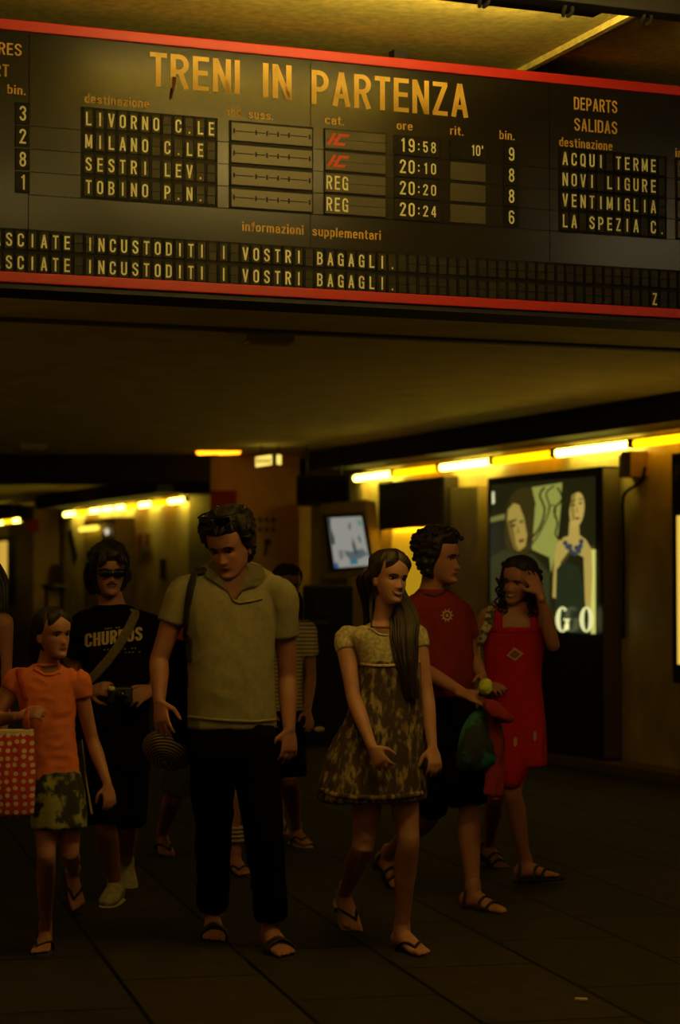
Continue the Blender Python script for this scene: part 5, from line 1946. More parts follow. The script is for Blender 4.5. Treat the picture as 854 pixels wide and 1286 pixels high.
hd.hair_shell(bm, dict(zf=.190, zs=.122, zb=.02, thick=.012, top=.018, noise=.004, nscale=34, seed=9, peak=.050, ramp=.035))
h_ = obj('hair', bm, M_HAIR, girl, smooth=True)
bm = bmesh.new()
lock(bm, [hd.w((-.03, .085, .13)), hd.w((-.02, .11, .07)), P.p(46, 822, .09), P.p(45, 838, .11), P.p(46, 856, .12)], .013, .009, 16, .028, 3)
ellipsoid(bm, hd.w((0, .095, .13)), hd.d((1, 0, 0)), hd.d((0, 1, 0)), hd.d((0, 0, 1)), .05, .035, .05)
obj('pony_tail', bm, M_HAIR, h_, smooth=True)
M_ORG = mat('orange cotton', (.82, .20, .06), rough=.95, var=.10, vscale=18, spec=.1)
bm = bmesh.new()
P.rows(bm, SG[:-1] + [(834, 59.5, 18, 14)])
for S, E in ((sL, eL), (sR, eR)):
    e = S.lerp(E, .24)
    P.limb(bm, [S + UP * .012 - (S - P.p(58, 860)).normalized() * .03, S + UP * .008, e], [.046, .050, .047], n=16, cap1='flat')
ts, bvt = P.garment('t_shirt', bm, M_ORG, .007, 3, .008, 11, (1, 1, 1.3), 4.0)
pts, nn = draped(P, bvt, [(40, 833), (45, 841), (55, 847), (67, 847), (78, 841), (83, 834)], .003)
bm = bmesh.new(); band(bm, pts, nn, .012, .003); obj('collar', bm, M_ORG, ts, smooth=True)
bm = bmesh.new(); rowsv = []
for y, x0, x1 in [(831, 44, 79), (836, 46, 78), (841, 51, 74), (845, 56, 68)]:
    pts, nn = drape(P, bvt, [(x0 + (x1 - x0) * i / 6, y) for i in range(7)], .0025)
    rowsv.append([bm.verts.new(p) for p in pts])
for i in range(3):
    for j in range(6):
        bm.faces.new((rowsv[i][j], rowsv[i][j + 1], rowsv[i + 1][j + 1], rowsv[i + 1][j]))
bmesh.ops.solidify(bm, geom=list(bm.faces), thickness=.003)
obj('neckline', bm, P.skin, ts, smooth=True)
bm = bmesh.new()
P.rows(bm, [(1040, 74, 35, 25), (1015, 73, 35, 25), (990, 71, 33, 24), (968, 69, 30, 22)])
M_LEAF = two_tone('leaf print', (.030, .026, .014), (.32, .30, .10), 'noise', 15, .48, .56, rough=.9)
sk, _ = P.garment('skirt', bm, M_LEAF, .008, 3, .008, 12, (1, 1, .3), 6.0)
sandal(FL, 'flip', M_SOLE, M_STRAPD, girl, 'flip_flop'); sandal(FR, 'flip', M_SOLE, M_STRAPD, girl, 'flip_flop')
# polka dot bag
bag = empty('tote_bag', P.p(15, 1026, -.16), 'red cloth bag with white polka dots hanging from the shoulder of the girl', 'bag')
bm = bmesh.new()
Q = Person(8.40, 8, '', None)
Q.rows(bm, [(1025, 10, 31, 7), (1018, 10, 33, 10), (985, 10, 33, 14), (945, 10, 32, 12), (921, 10, 31, 7)], n=28)
M_DOT = two_tone('polka dot cloth', (.75, .52, .30), (.55, .045, .02), 'dots', 34, .27, .33, rough=.9)
me = remesh(bm, .007, 3, .010, 16, (1, 1, .15)); link_mesh('body', me, M_DOT, bag, smooth=True)
bm = bmesh.new()
Q.rows(bm, [(925, 10, 32, 8.5), (916, 10, 32, 8.0)], n=28)
obj('trim', bm, mat('cream trim', (.70, .52, .28), rough=.9), bag, smooth=True)
bm = bmesh.new()
pts, nn = draped(P, bvt, [(24, 842), (27, 855), (31, 870), (34, 884)], .007)
band(bm, pts + [Q.p(33, 900, 0), Q.p(33, 917, 0)], nn + [nn[-1], nn[-1]], .026, .004)
obj('strap', bm, mat('red strap', (.50, .07, .025), rough=.9), bag, smooth=True)
# ------------------------------------------------------------------ man with sunglasses and the black printed T-shirt
P = Person(10.1, 14, 'man in sunglasses, black printed T-shirt and shorts behind the girl in orange', skin('olive', (.40, .19, .095)), base=floor_at(146, 1130))
hd = Head(P.p(137, 719, -.02), .222, 16, 3, 0, .98, .95)
fL = floor_at(145, 1132); A_L = fL + UP * .085
fR = floor_at(158, 1110); A_R = fR + UP * .11
hipL, hipR = P.p(132, 945), P.p(163, 945)
kL, kR = P.p(132, 1036, -.03), P.p(160, 1034, .12)
P.leg(hipL, kL, A_L, .95); P.leg(hipR, kR, A_R, .95)
foot(P.bm, A_L, Vector((-.12, -1, 0)), .9, -1)
foot(P.bm, A_R, Vector((.2, -.9, -.3)), .9, 1)
SC_ = [(915, 147, 41, 27), (880, 147, 41, 27), (840, 147, 42, 28), (805, 147, 46, 28), (785, 147, 47, 25), (772, 146, 42, 20), (763, 143, 27, 16), (757, 141, 17, 14)]
P.rows(P.bm, SC_, -.012)
sL, sR = P.p(102, 785, -.02), P.p(191, 787, .03)
eL, eR = P.p(92, 850, .02), P.p(202, 852, .06)
wL, wR = P.p(113, 868, -.22), P.p(190, 866, -.14)
P.arm(sL, eL, wL, .98); P.arm(sR, eR, wR, .98)
hand(P.bm, wL, P.p(140, 862, -.30) - wL, Vector((.2, .8, -.5)), -1, .95, .65)
hand(P.bm, wR, P.p(160, 880, -.26) - wR, Vector((-.2, .8, -.5)), -1, .98, .55)
P.neck(P.p(141, 768, .02), hd, .058)
hd.mesh(P.bm)
chu = P.finish()
P.facial(hd, M_HAIR, lip=(.20, .075, .045), eyes=False, browthick=1.2)
bm = bmesh.new()
hd.hair_shell(bm, dict(zf=.165, zs=.085, zb=-.01, thick=.022, top=.040, noise=.013, nscale=34, seed=11))
h_ = obj('hair', bm, M_HAIR, chu, smooth=True)
bm = bmesh.new()
for sx in (-1, 1):
    lock(bm, [hd.w((sx * .076, .04, .15)), hd.w((sx * .088, .05, .10)), hd.w((sx * .084, .06, .06 if sx < 0 else .075)), hd.w((sx * .074, .07, .025 if sx < 0 else .055)), hd.w((sx * .066, .08, .005 if sx < 0 else .045))], .011, .006, 12, .020, 21 + sx)
lock(bm, [hd.w((-.04, -.09, .20)), hd.w((-.05, -.105, .17)), hd.w((-.062, -.095, .145))], .012, .005, 9, .02, 25)
lock(bm, [hd.w((.04, -.085, .205)), hd.w((.045, -.105, .175)), hd.w((.055, -.10, .155))], .012, .005, 8, .018, 26)
obj('side_locks', bm, M_HAIR, h_, smooth=True)
bm = bmesh.new()
loft(bm, [hd.w(hd.front(x, .067 - abs(x) * .25)) for x in (-.026, -.013, 0, .013, .026)], [(.002, .002), (.0045, .003), (.004, .003), (.0045, .003), (.002, .002)], side=hd.d((0, 0, 1)), n=8)
obj('moustache', bm, M_HAIR, chu, smooth=True)
shade_glasses(hd, chu, z=.119, size=1.18, hh=.82)
bm = bmesh.new()
P.rows(bm, SC_[:-1] + [(760, 142, 20, 16)])
for S, E in ((sL, eL), (sR, eR)):
    e = S.lerp(E, .62); i_ = S + (P.p(146, 778) - S) * .30
    P.limb(bm, [i_ + UP * .01, S + UP * .004, S.lerp(e, .5), e], [(.046, .052), (.056, .060), (.060, .064), (.062, .066)], n=18, cap1='flat')
ts, bv = P.garment('t_shirt', bm, M_BLACKC, .008, 4, .008, 8, (1, 1, .8), 7.0)
# the print, lettered on the cloth
M_PRINT = mat('shirt print', (.62, .42, .16), rough=.9)
def shirt_print(P, bv, text, x0, x1, y0, y1, h, parent, m=M_PRINT):
    """letters laid on the cloth; (x0, y0) start and (x1, y1) end of the baseline in photo pixels"""
    pos, wid = word_layout(text, .16)
    bm = bmesh.new()
    o = Vector((0, 0, CAM_Z))
    for ch, x, e_ in [(c_, x_, e) for c_, x_ in pos for e in (-.03, .05)]:
        def fn(u, v, e_=e_):
            u += e_
            t = u / wid
            d = ray(x0 + (x1 - x0) * t, y0 + (y1 - y0) * t - v * h).normalized()
            hit, n, i, tt = bv.ray_cast(o, d)
            if hit is None:
                return P.p(x0 + (x1 - x0) * t, y0 + (y1 - y0) * t - v * h, -.15)
            return hit - d * .004
        vs, fs = GLYPH[ch]
        a, b = glyph_span(ch)
        vv = [bm.verts.new(fn(x + (p.x - a), p.y / CAPH)) for p in vs]
        for f in fs:
            try: bm.faces.new([vv[i] for i in f])
            except ValueError: pass
    return obj('shirt_print', bm, m, parent)
shirt_print(P, bv, 'CHURROS', 107, 178, 813, 804, 17, ts)
bm = bmesh.new()
for (xa, xb, y, n_) in ((131, 151, 790, 6), (129, 172, 816, 10), (139, 177, 820.5, 9)):
    for i in range(n_):
        t = (i + .5) / n_
        q, nn = drape(P, bv, [(xa + (xb - xa) * t, y - 2 * t)], .003)
        if i % 4 != 3:
            obox(bm, q[0], Vector((1, 0, 0)), nn[0], UP, .008, .003, .006)
obj('small_print', bm, mat('dim print', (.30, .21, .09), rough=.9), ts)
bm = bmesh.new()
P.rows(bm, [(965, 147, 40, 27), (940, 147, 42, 28), (905, 147, 40, 26)])
for Hh, K in ((hipL, kL), (hipR, kR)):
    P.limb(bm, [Hh + UP * .02, Hh.lerp(K, .5), Hh.lerp(K, .98)], [.094, .090, .088], n=20, cap1='flat')
shr, bvs = P.garment('shorts', bm, M_BLACKC, .010, 4, .010, 8, (1, 1, .8), 9.0)
pts, nn = draped(P, bvs, [(104, 930), (107, 955), (110, 985), (116, 1022)], .004)
bm = bmesh.new(); band(bm, pts, nn, .014, .003); obj('side_stripe', bm, mat('yellow stripe', (.60, .45, .15), rough=.9), shr, smooth=True)
M_SNEAK = mat('sneaker cloth', (.36, .30, .16), rough=.8, var=.3, vscale=30)
shoe(A_L, Vector((-.12, -1, 0)), 1.0, M_SNEAK, mat('sneaker sole', (.5, .42, .25), rough=.8), chu)
shoe(A_R, Vector((.2, -.9, -.3)), 1.0, M_SNEAK, MATS['sneaker sole'], chu)
# cross-body bag
mb = empty('crossbody_bag', P.p(100, 930, .16), 'black cross-body bag with an olive webbing strap on the man in sunglasses', 'bag')
bm = bmesh.new()
obox(bm, P.p(98, 895, .27), P.L, P.F, UP, .12, .20, .26); bevel_all(bm, .03, 3)
link_mesh('body', remesh(bm, .01, 3), M_STRAPD, mb, smooth=True)
bm = bmesh.new()
pts, nn = draped(P, bv, [(172, 763), (168, 775), (160, 792), (148, 812), (135, 830), (122, 845), (108, 860)], .006)
band(bm, pts, nn, .044, .004, sub=2)
obj('strap', bm, mat('olive webbing', (.15, .11, .045), rough=.9, var=.15, vscale=60), mb, smooth=True)
cp = empty('camera_pouch', P.p(152, 886, -.3), 'small black camera held at the waist by the man in sunglasses', 'camera')
c0 = P.p(151, 873, -.30)
bm = bmesh.new(); obox(bm, c0, P.L, P.F, UP, .11, .05, .075); bevel_all(bm, .012, 3); obj('body', bm, M_STRAPD, cp, smooth=True)
bm = bmesh.new(); loft(bm, [c0 + P.F * .02, c0 + P.F * .055], [.028, .026], side=P.L, sub=1, n=18); obj('lens', bm, mat('black glass', (.005, .004, .004)), cp, smooth=True)
bm = bmesh.new(); ellipsoid(bm, P.p(140, 865, -.36), P.L, P.F, UP, .018, .014, .013); tag(obj('lens_cap', bm, mat('pale cap', (.6, .42, .2), rough=.4), smooth=True), 'small pale round object in the fingers of the man in sunglasses', 'cap')

# ------------------------------------------------------------------ curly-haired man in the dark red T-shirt
P = Person(10.2, 30, 'curly-haired man in a dark red T-shirt looking at the woman in red', skin('tan2', (.43, .20, .095)), base=floor_at(600, 1140))
hd = Head(P.p(551, 702, -.02), .238, 64, 2, 0, 1.0, 1.0)
fF = floor_at(594, 1141); A_F = fF + UP * .085
fB = floor_at(486, 1112); A_B = fB + UP * .15
hipF, hipB = P.p(578, 915, .02), P.p(553, 915, -.02)
kF, kB = P.p(590, 1022, -.04), P.p(536, 1028, .16)
P.leg(hipF, kF, A_F, .98); P.leg(hipB, kB, A_B, .98)
FF = foot(P.bm, A_F, Vector((.72, -.75, 0)), 1.05, 1)
FB = foot(P.bm, A_B, Vector((.45, -.75, -.45)), 1.02, -1)
SR = [(875, 562, 34, 28), (845, 561, 35, 29), (810, 557, 39, 29), (780, 552, 42, 28), (762, 549, 41, 25), (750, 546, 33, 19), (741, 543, 19, 15), (735, 541, 15, 14)]
P.rows(P.bm, SR, -.012)
sB, sF = P.p(517, 766, -.06), P.p(579, 770, .08)
eB, eF = P.p(526, 838, -.08), P.p(594, 828, .10)
wB, wF = P.p(584, 872, -.30), P.p(606, 850, -.06)
P.arm(sB, eB, wB, 1.0); P.arm(sF, eF, wF, .95)
hand(P.bm, wB, P.p(614, 880, -.34) - wB, Vector((.1, .6, -.8)), 1, 1.0, .55)
hand(P.bm, wF, P.p(612, 872, -.16) - wF, Vector((-.7, .1, -.3)), -1, .9, .6)
P.neck(P.p(543, 748, .02), hd, .060)
hd.mesh(P.bm)
red = P.finish()
P.facial(hd, M_HAIR, lip=(.24, .08, .05), browthick=1.3)
bm = bmesh.new()
hd.hair_shell(bm, dict(zf=.178, zs=.10, zb=.02, thick=.026, top=.036, noise=.013, nscale=52, seed=15))
h_ = obj('hair', bm, M_HAIR, red, smooth=True)
bm = bmesh.new()
rnd = random.Random(5)
for i in range(110):
    th = rnd.uniform(0, 6.283); z = rnd.uniform(.06, .225)
    a = abs(((th + math.pi) % 6.283) - math.pi)
    if (a < 1.3 and z < .185) or (a < 1.7 and z < .12): continue
    x, y = hd.surf(th, z, False)
    n = Vector((x, y, (z - .11) * .75)).normalized()
    ellipsoid(bm, hd.w(Vector((x, y, z)) + n * (.028 + .010 * min(1, max(0, (z - .14) / .08)))), hd.d((1, 0, 0)), hd.d((0, 1, 0)), hd.d((0, 0, 1)), .013, .013, .012, 8, 6)
obj('curls', bm, M_HAIR, h_, smooth=True)
M_REDT = mat('dark red cotton', (.20, .020, .010), rough=.95, var=.08, vscale=30, spec=.1)
bm = bmesh.new()
P.rows(bm, SR[:-1] + [(739, 542, 17, 15)])
for S, E, q in ((sB, eB, .55), (sF, eF, .55)):
    e = S.lerp(E, q); i_ = S + (P.p(548, 756) - S) * .30
    P.limb(bm, [i_ + UP * .01, S + UP * .004, S.lerp(e, .5), e], [(.046, .050), (.056, .060), (.058, .062), (.060, .064)], n=18, cap1='flat')
ts, bv = P.garment('t_shirt', bm, M_REDT, .008, 4, .009, 8, (1, 1, .8), 13.0)
pts, nn = draped(P, bv, [(526, 741), (534, 746), (545, 748), (555, 745), (560, 740)], .003)
bm = bmesh.new(); band(bm, pts, nn, .016, .003); obj('collar', bm, mat('dark red rib', (.09, .012, .008), rough=.95), ts, smooth=True)
# round sun emblem
M_EMB = mat('emblem print', (.50, .34, .12), rough=.9)
bm = bmesh.new()
def cloth_poly(bm, P, bv, poly, off=.004):
    pts, nn = drape(P, bv, poly, off)
    f = [bm.verts.new(p) for p in pts]
    bm.faces.new(f)
ec = (561, 773)
for k in range(10):
    a = 6.283 * k / 10
    cloth_poly(bm, P, bv, [(ec[0] + 5.6 * math.cos(a - .17), ec[1] + 6.2 * math.sin(a - .17)), (ec[0] + 8.8 * math.cos(a), ec[1] + 9.4 * math.sin(a)), (ec[0] + 5.6 * math.cos(a + .17), ec[1] + 6.2 * math.sin(a + .17))])
for k in range(16):
    a, b = 6.283 * k / 16, 6.283 * (k + 1) / 16
    cloth_poly(bm, P, bv, [(ec[0] + r * math.cos(t), ec[1] + r * 1.1 * math.sin(t)) for r, t in ((3.8, a), (5.6, a), (5.6, b), (3.8, b))])
for k in range(8):
    a, b = 6.283 * k / 8, 6.283 * (k + 1) / 8
    cloth_poly(bm, P, bv, [(ec[0], ec[1]), (ec[0] + 2 * math.cos(a), ec[1] + 2.2 * math.sin(a)), (ec[0] + 2 * math.cos(b), ec[1] + 2.2 * math.sin(b))])
obj('sun_emblem', bm, M_EMB, ts)
bm = bmesh.new()
P.rows(bm, [(935, 566, 34, 27), (905, 566, 34, 28), (868, 563, 32, 26)])
P.limb(bm, [hipF + UP * .03, hipF.lerp(kF, .5), hipF.lerp(kF, .90)], [.094, .090, .090], n=20, cap1='flat')
P.limb(bm, [hipB + UP * .03, hipB.lerp(kB, .5), hipB.lerp(kB, .90)], [.094, .092, .092], n=20, cap1='flat')
P.garment('shorts', bm, M_BLACKC, .010, 4, .012, 8, (1, 1, .8), 17.0)
sandal(FF, 'strappy', M_SOLE, M_STRAPD, red); sandal(FB, 'strappy', M_SOLE, M_STRAPD, red)
# things he carries: lime ball of cloth, teal and black bag, red towel
bm = bmesh.new()
ellipsoid(bm, P.p(610, 863, -.38), P.L, P.F, UP, .032, .030, .038, 20, 14)
me = remesh(bm, .004, 2, .006, 30)
tag(link_mesh('ball', me, mat('lime cloth', (.62, .62, .06), rough=.7), smooth=True), 'lime yellow soft ball held by the man in the dark red T-shirt', 'ball')
tw = empty('beach_bag', P.p(604, 965, -.28), 'dark bag with a teal pattern hanging from the hand of the man in dark red', 'bag')
bm = bmesh.new()
Q = Person(9.92, 25, '', None)
Q.rows(bm, [(966, 598, 26, 12), (955, 602, 31, 18), (930, 604, 30, 20), (905, 608, 22, 15), (888, 612, 11, 9), (880, 613, 7, 6)], sq=.9)
M_TEAL = two_tone('teal print', (.010, .011, .010), (.015, .13, .095), 'noise', 9, .50, .56, rough=.8)
link_mesh('body', remesh(bm, .008, 3, .014, 12, (1, 1, .4)), M_TEAL, tw, smooth=True)
bm = bmesh.new()
tube(bm, [Q.p(606, 886, -.02), Q.p(603, 872, -.05), Q.p(612, 868, -.06), Q.p(618, 888, -.03)], .009)
obj('handle', bm, M_STRAPD, tw, smooth=True)
to = empty('towel', P.p(622, 1000, -.3), 'crumpled red towel hanging beside the teal bag of the man in dark red', 'towel')
bm = bmesh.new()
loft(bm, [Q.p(612, 884, -.10), Q.p(620, 890, -.12), Q.p(632, 900, -.10), Q.p(640, 903, -.06)], [(.022, .020), (.034, .030), (.026, .034), (.012, .020)], side=UP, n=16)
loft(bm, [Q.p(616, 890, -.06), Q.p(622, 925, -.04), Q.p(622, 960, .0), Q.p(620, 996, .0)], [(.020, .02), (.035, .025), (.045, .024), (.050, .020)], side=Q.L, n=16)
link_mesh('cloth', remesh(bm, .006, 3, .012, 16, (1, 1, .4)), mat('red towel', (.34, .022, .014), rough=.95, var=.15, vscale=30), to, smooth=True)

# ------------------------------------------------------------------ laughing woman in the red dress
P = Person(10.9, 0, 'laughing woman with dark curls in a red dress shading her face with one hand', skin('warm', (.46, .21, .095)), base=floor_at(650, 1105))
hd = Head(P.p(651, 731, -.02), .222, -30, 6, 10, 1.0, .95, 1.0)
fF = floor_at(660, 1108); A_F = fF + UP * .10
fB = floor_at(614, 1086); A_B = fB + UP * .115
hipF, hipB = P.p(657, 925), P.p(634, 925, .02)
kF, kB = P.p(644, 993, -.05), P.p(622, 1000, .10)
P.leg(hipF, kF, A_F, .86); P.leg(hipB, kB, A_B, .86)
FF = foot(P.bm, A_F, Vector((.82, -.6, .12)), .98, 1)
FB = foot(P.bm, A_B, Vector((.50, -.7, -.35)), .96, -1)
SW = [(930, 648, 36, 27), (890, 645, 37, 27), (850, 644, 34, 25), (820, 645, 37, 26), (797, 646, 38, 24), (780, 647, 37, 20), (768, 648, 33, 16), (759, 649, 20, 12), (753, 650, 13, 11)]
P.rows(P.bm, SW, -.008)
sB, sF = P.p(612, 774, .0), P.p(684, 774, .02)
eB, eF = P.p(592, 822, .06), P.p(695, 811, -.14)
wB, wF = P.p(610, 860, -.06), P.p(678, 746, -.24)
P.arm(sB, eB, wB, .88); P.arm(sF, eF, wF, .90)
hand(P.bm, wF, P.p(660, 708, -.20) - wF, Vector((-.45, .9, .1)), 1, .92, .25, .14)
hand(P.bm, wB, P.p(628, 864, -.14) - wB, Vector((.2, .5, -.8)), 1, .85, .45)
P.neck(P.p(649, 768, .02), hd, .047)
hd.mesh(P.bm)
rw = P.finish()
P.facial(hd, M_HAIR, smile=1.0, teeth=True, lip=(.26, .06, .04))
bm = bmesh.new()
hd.hair_shell(bm, dict(zf=.188, zs=.115, zb=.0, thick=.018, top=.026, peak=.02, ramp=.04, noise=.006, nscale=40, seed=23))
h_ = obj('hair', bm, M_HAIR, rw, smooth=True)
bm = bmesh.new()
rnd = random.Random(9)
for i in range(46):
    th = rnd.uniform(1.15, 5.1)
    z = rnd.uniform(.10, .20)
    x, y = hd.surf(th, z, False)
    n = Vector((x, y, .2 * (z - .1))).normalized()
    ringlet(bm, hd.w(Vector((x, y, z)) + n * rnd.uniform(.012, .030)), rnd.uniform(.14, .24), .011, .0075, rnd.uniform(3, 5), i, (rnd.uniform(-.02, .035), rnd.uniform(-.01, .03)))
for i in range(8):
    ringlet(bm, hd.w((-.06 + rnd.uniform(-.015, .01), -.03 + rnd.uniform(-.03, .02), .12)), rnd.uniform(.16, .22), .011, .0075, 4, 60 + i, (rnd.uniform(-.03, .01), -.02))
obj('ringlets', bm, M_HAIR, h_, smooth=True)
M_RD = mat('red dress cloth', (.50, .014, .010), rough=.9, var=.10, vscale=24, spec=.15)
bm = bmesh.new()
P.rows(bm, [(962, 652, 34, 27), (945, 650, 36, 28), (915, 648, 37, 28), (885, 645, 37, 27), (850, 644, 35, 26), (820, 645, 37.5, 27), (800, 646, 38, 26), (788, 647, 35, 22)])
loft(bm, [P.p(652, 930, -.02), P.p(645, 962, -.04), P.p(642, 978, -.05)], [(.10, .09), (.085, .09), (.060, .08)], side=P.L, n=18)
dr, bvd = P.garment('dress', bm, M_RD, .008, 3, .011, 11, (1, 1, .22), 19.0)
for xx in (626, 671):
    bm = bmesh.new()
    loft(bm, [P.p(xx, 792, -.085), P.p(xx, 776, -.075), P.p(xx + (0 if xx < 650 else 1), 764, -.02), P.p(xx, 772, .05)], [(.020, .004)] * 4, side=P.L, n=10)
    obj('shoulder_strap', bm, M_RD, dr, smooth=True)
pts, nn = draped(P, bvd, [(617, 792), (632, 793), (650, 793), (668, 792), (680, 790)], .004)
bm = bmesh.new(); band(bm, pts, nn, .016, .004); obj('neck_band', bm, M_RD, dr, smooth=True)
bm = bmesh.new()
for k in range(9):
    x = 626 + k * 5.4
    pts, nn = drape(P, bvd, [(x, 794), (x + .5, 803), (x + .2, 812)], .002)
    band(bm, pts, nn, .010, .004, n=8)
obj('gathers', bm, M_RD, dr, smooth=True)
M_PAT = mat('cream patch', (.55, .36, .14), rough=.9)
bm = bmesh.new()
dm = [(646, 813), (657, 821), (647, 830), (636, 823)]
for i in range(4):
    a, b = dm[i], dm[(i + 1) % 4]; c = (646.5, 822)
    ia = (a[0] * .66 + c[0] * .34, a[1] * .66 + c[1] * .34); ib = (b[0] * .66 + c[0] * .34, b[1] * .66 + c[1] * .34)
    cloth_poly(bm, P, bvd, [a, b, ib, ia], .005)
obj('diamond_patch', bm, M_PAT, dr)
bm = bmesh.new(); cloth_poly(bm, P, bvd, [(647, 817.5), (652, 821.5), (647, 826), (641.5, 822.5)], .005); obj('patch_centre', bm, mat('patch brown', (.22, .12, .05), rough=.9), dr)
for cx, cy in ((671, 926), (647, 933)):
    bm = bmesh.new()
    cloth_poly(bm, P, bvd, [(cx + 2.2 * math.sin(t), cy + (5 if math.cos(t) > 0 else 8) * -1 * -math.cos(t)) for t in [6.283 * k / 12 for k in range(12)]], .006)
    obj('drop_ornament', bm, M_PAT, dr)
sandal(FF, 'strappy', M_SOLE, M_STRAPD, rw); sandal(FB, 'strappy', M_SOLE, M_STRAPD, rw)
# patterned cloth strap over her shoulder
sb = empty('shoulder_scarf', P.p(601, 830, .0), 'cream and dark patterned scarf strap over the shoulder of the woman in red', 'scarf')
bm = bmesh.new()
pts = [P.p(622, 757, .0), P.p(617, 764, -.08), P.p(613, 782, -.13), P.p(606, 800, -.13), P.p(601, 818, -.10)]
band(bm, pts, [P.F] * 5, [.035, .042, .046, .040, .026], .008)
M_SCARF = two_tone('scarf print', (.07, .05, .03), (.60, .46, .20), 'noise', 34, .44, .54, rough=.9)
link_mesh('cloth', remesh(bm, .005, 2, .005, 30), M_SCARF, sb, smooth=True)
bm = bmesh.new(); loft(bm, [P.p(601, 818, -.10), P.p(599, 826, -.10), P.p(600, 836, -.09)], [(.014, .006), (.018, .006), (.010, .004)], side=P.L, n=10)
obj('tassel', bm, M_SCARF, sb, smooth=True)

# ------------------------------------------------------------------ woman in the striped top behind the tall man
P = Person(12.1, 14, 'dark-haired woman in a cream striped top half hidden behind the tall man', skin('shade', (.40, .19, .09)), base=floor_at(372, 1066))
hd = Head(P.p(361, 736, -.02), .212, 22, 4, 0, .98, .92)
fF = floor_at(372, 1060); A_F = fF + UP * .09
fB = floor_at(350, 1045); A_B = fB + UP * .12
hipF, hipB = P.p(364, 905), P.p(346, 905)
kF, kB = P.p(364, 978, -.02), P.p(347, 980, .10)
P.leg(hipF, kF, A_F, .92); P.leg(hipB, kB, A_B, .92)
FF = foot(P.bm, A_F, Vector((.35, -.9, 0)), .98, 1); FB = foot(P.bm, A_B, Vector((.2, -.8, -.35)), .98, -1)
SS = [(895, 358, 23, 18), (850, 358, 21, 17), (815, 359, 24, 18), (795, 361, 28, 17), (784, 361, 26, 14), (778, 361, 16, 11), (772, 361, 11, 10)]
P.rows(P.bm, SS, -.010)
sB, sF = P.p(337, 790), P.p(387, 790, .02)
eB, eF = P.p(331, 845), P.p(390, 850, .04)
wB, wF = P.p(338, 890, -.05), P.p(386, 893, -.12)
P.arm(sB, eB, wB, .86); P.arm(sF, eF, wF, .86)
hand(P.bm, wF, P.p(392, 915, -.2) - wF, Vector((-.6, .5, 0)), -1, .9, .5); hand(P.bm, wB, Vector((.1, -.2, -1)), Vector((.8, .2, 0)), 1, .9, .5)
P.neck(P.p(361, 782, .02), hd, .046); hd.mesh(P.bm)
st = P.finish()
P.facial(hd, M_HAIR, lip=(.24, .08, .05))
bm = bmesh.new(); hd.hair_shell(bm, dict(zf=.176, zs=.12, zb=.02, thick=.014, top=.024, noise=.004, nscale=30, seed=31)); h_ = obj('hair', bm, M_HAIR, st, smooth=True)
bm = bmesh.new(); lock(bm, [hd.w((.04, .08, .13)), hd.w((.07, .06, .06)), P.p(375, 762, .02), P.p(377, 778, .0), P.p(376, 792, -.02)], .012, .007, 12, .022, 33); obj('side_lock', bm, M_HAIR, h_, smooth=True)
M_STR = two_tone('striped jersey', (.055, .035, .02), (.60, .46, .20), 'bands', 14.5, .12, .30, rough=.9)
bm = bmesh.new(); P.rows(bm, SS[:-1])
for S, E in ((sB, eB), (sF, eF)):
    e = S.lerp(E, .55); i_ = S + (P.p(361, 786) - S) * .3
    P.limb(bm, [i_ + UP * .008, S, S.lerp(e, .5), e], [(.04, .044), (.046, .05), (.050, .054), (.053, .057)], n=16, cap1='flat')
P.garment('striped_top', bm, M_STR, .008, 4, .006, 9, (1, 1, .8), 21.0)
bm = bmesh.new(); P.rows(bm, [(975, 358, 27, 20), (940, 358, 26, 20), (905, 358, 24, 19), (888, 358, 22, 17)]); P.garment('skirt', bm, M_BLACKC, .010, 4, .008, 9, (1, 1, .4), 22.0)
sandal(FF, 'flip', mat('pale flip sole', (.42, .32, .14)), M_STRAPD, st, 'flip_flop'); sandal(FB, 'flip', MATS['pale flip sole'], M_STRAPD, st, 'flip_flop')
bm = bmesh.new(); ellipsoid(bm, P.p(401, 916, -.22), P.L, P.F, UP, .028, .022, .016); link = remesh(bm, .004, 1, .005, 40)
tag(link_mesh('paper_tissue', link, mat('paper white', (.7, .55, .35)), smooth=True), 'crumpled pale tissue in the hand of the woman in stripes', 'tissue')

# ------------------------------------------------------------------ person hidden behind the tall man
P = Person(11.4, 14, 'person in a red top and dark shorts almost hidden behind the tall man', MATS['skin shade'], base=floor_at(255, 1085))
hd = Head(P.p(288, 742, .05), .21, 10, 4, 0)
fF = floor_at(295, 1096); A_F = fF + UP * .088
fB = floor_at(204, 1070); A_B = fB + UP * .11
hipF, hipB = P.p(268, 915), P.p(242, 915)
kF, kB = P.p(288, 1000, -.06), P.p(219, 1000, .12)
P.leg(hipF, kF, A_F, .92); P.leg(hipB, kB, A_B, .92)
FF = foot(P.bm, A_F, Vector((.30, -.9, 0)), 1.0, 1); FB = foot(P.bm, A_B, Vector((.25, -.9, -.2)), 1.0, -1)
S9 = [(900, 254, 30, 20), (850, 255, 30, 20), (810, 256, 36, 20), (792, 262, 36, 18), (780, 272, 26, 14), (774, 280, 14, 12)]
P.rows(P.bm, S9, -.010)
sB, sF = P.p(217, 780), P.p(296, 796)
eB, eF = P.p(203, 830), P.p(296, 840)
wB, wF = P.p(208, 885, -.06), P.p(292, 895, -.05)
P.arm(sB, eB, wB, .9); P.arm(sF, eF, wF, .9)
hand(P.bm, wB, Vector((.1, -.2, -1)), Vector((.8, .2, 0)), 1, .9, .5); hand(P.bm, wF, Vector((.1, -.2, -1)), Vector((-.8, .2, 0)), -1, .9, .5)
P.neck(P.p(280, 784, .03), hd, .05); hd.mesh(P.bm)
hp = P.finish()
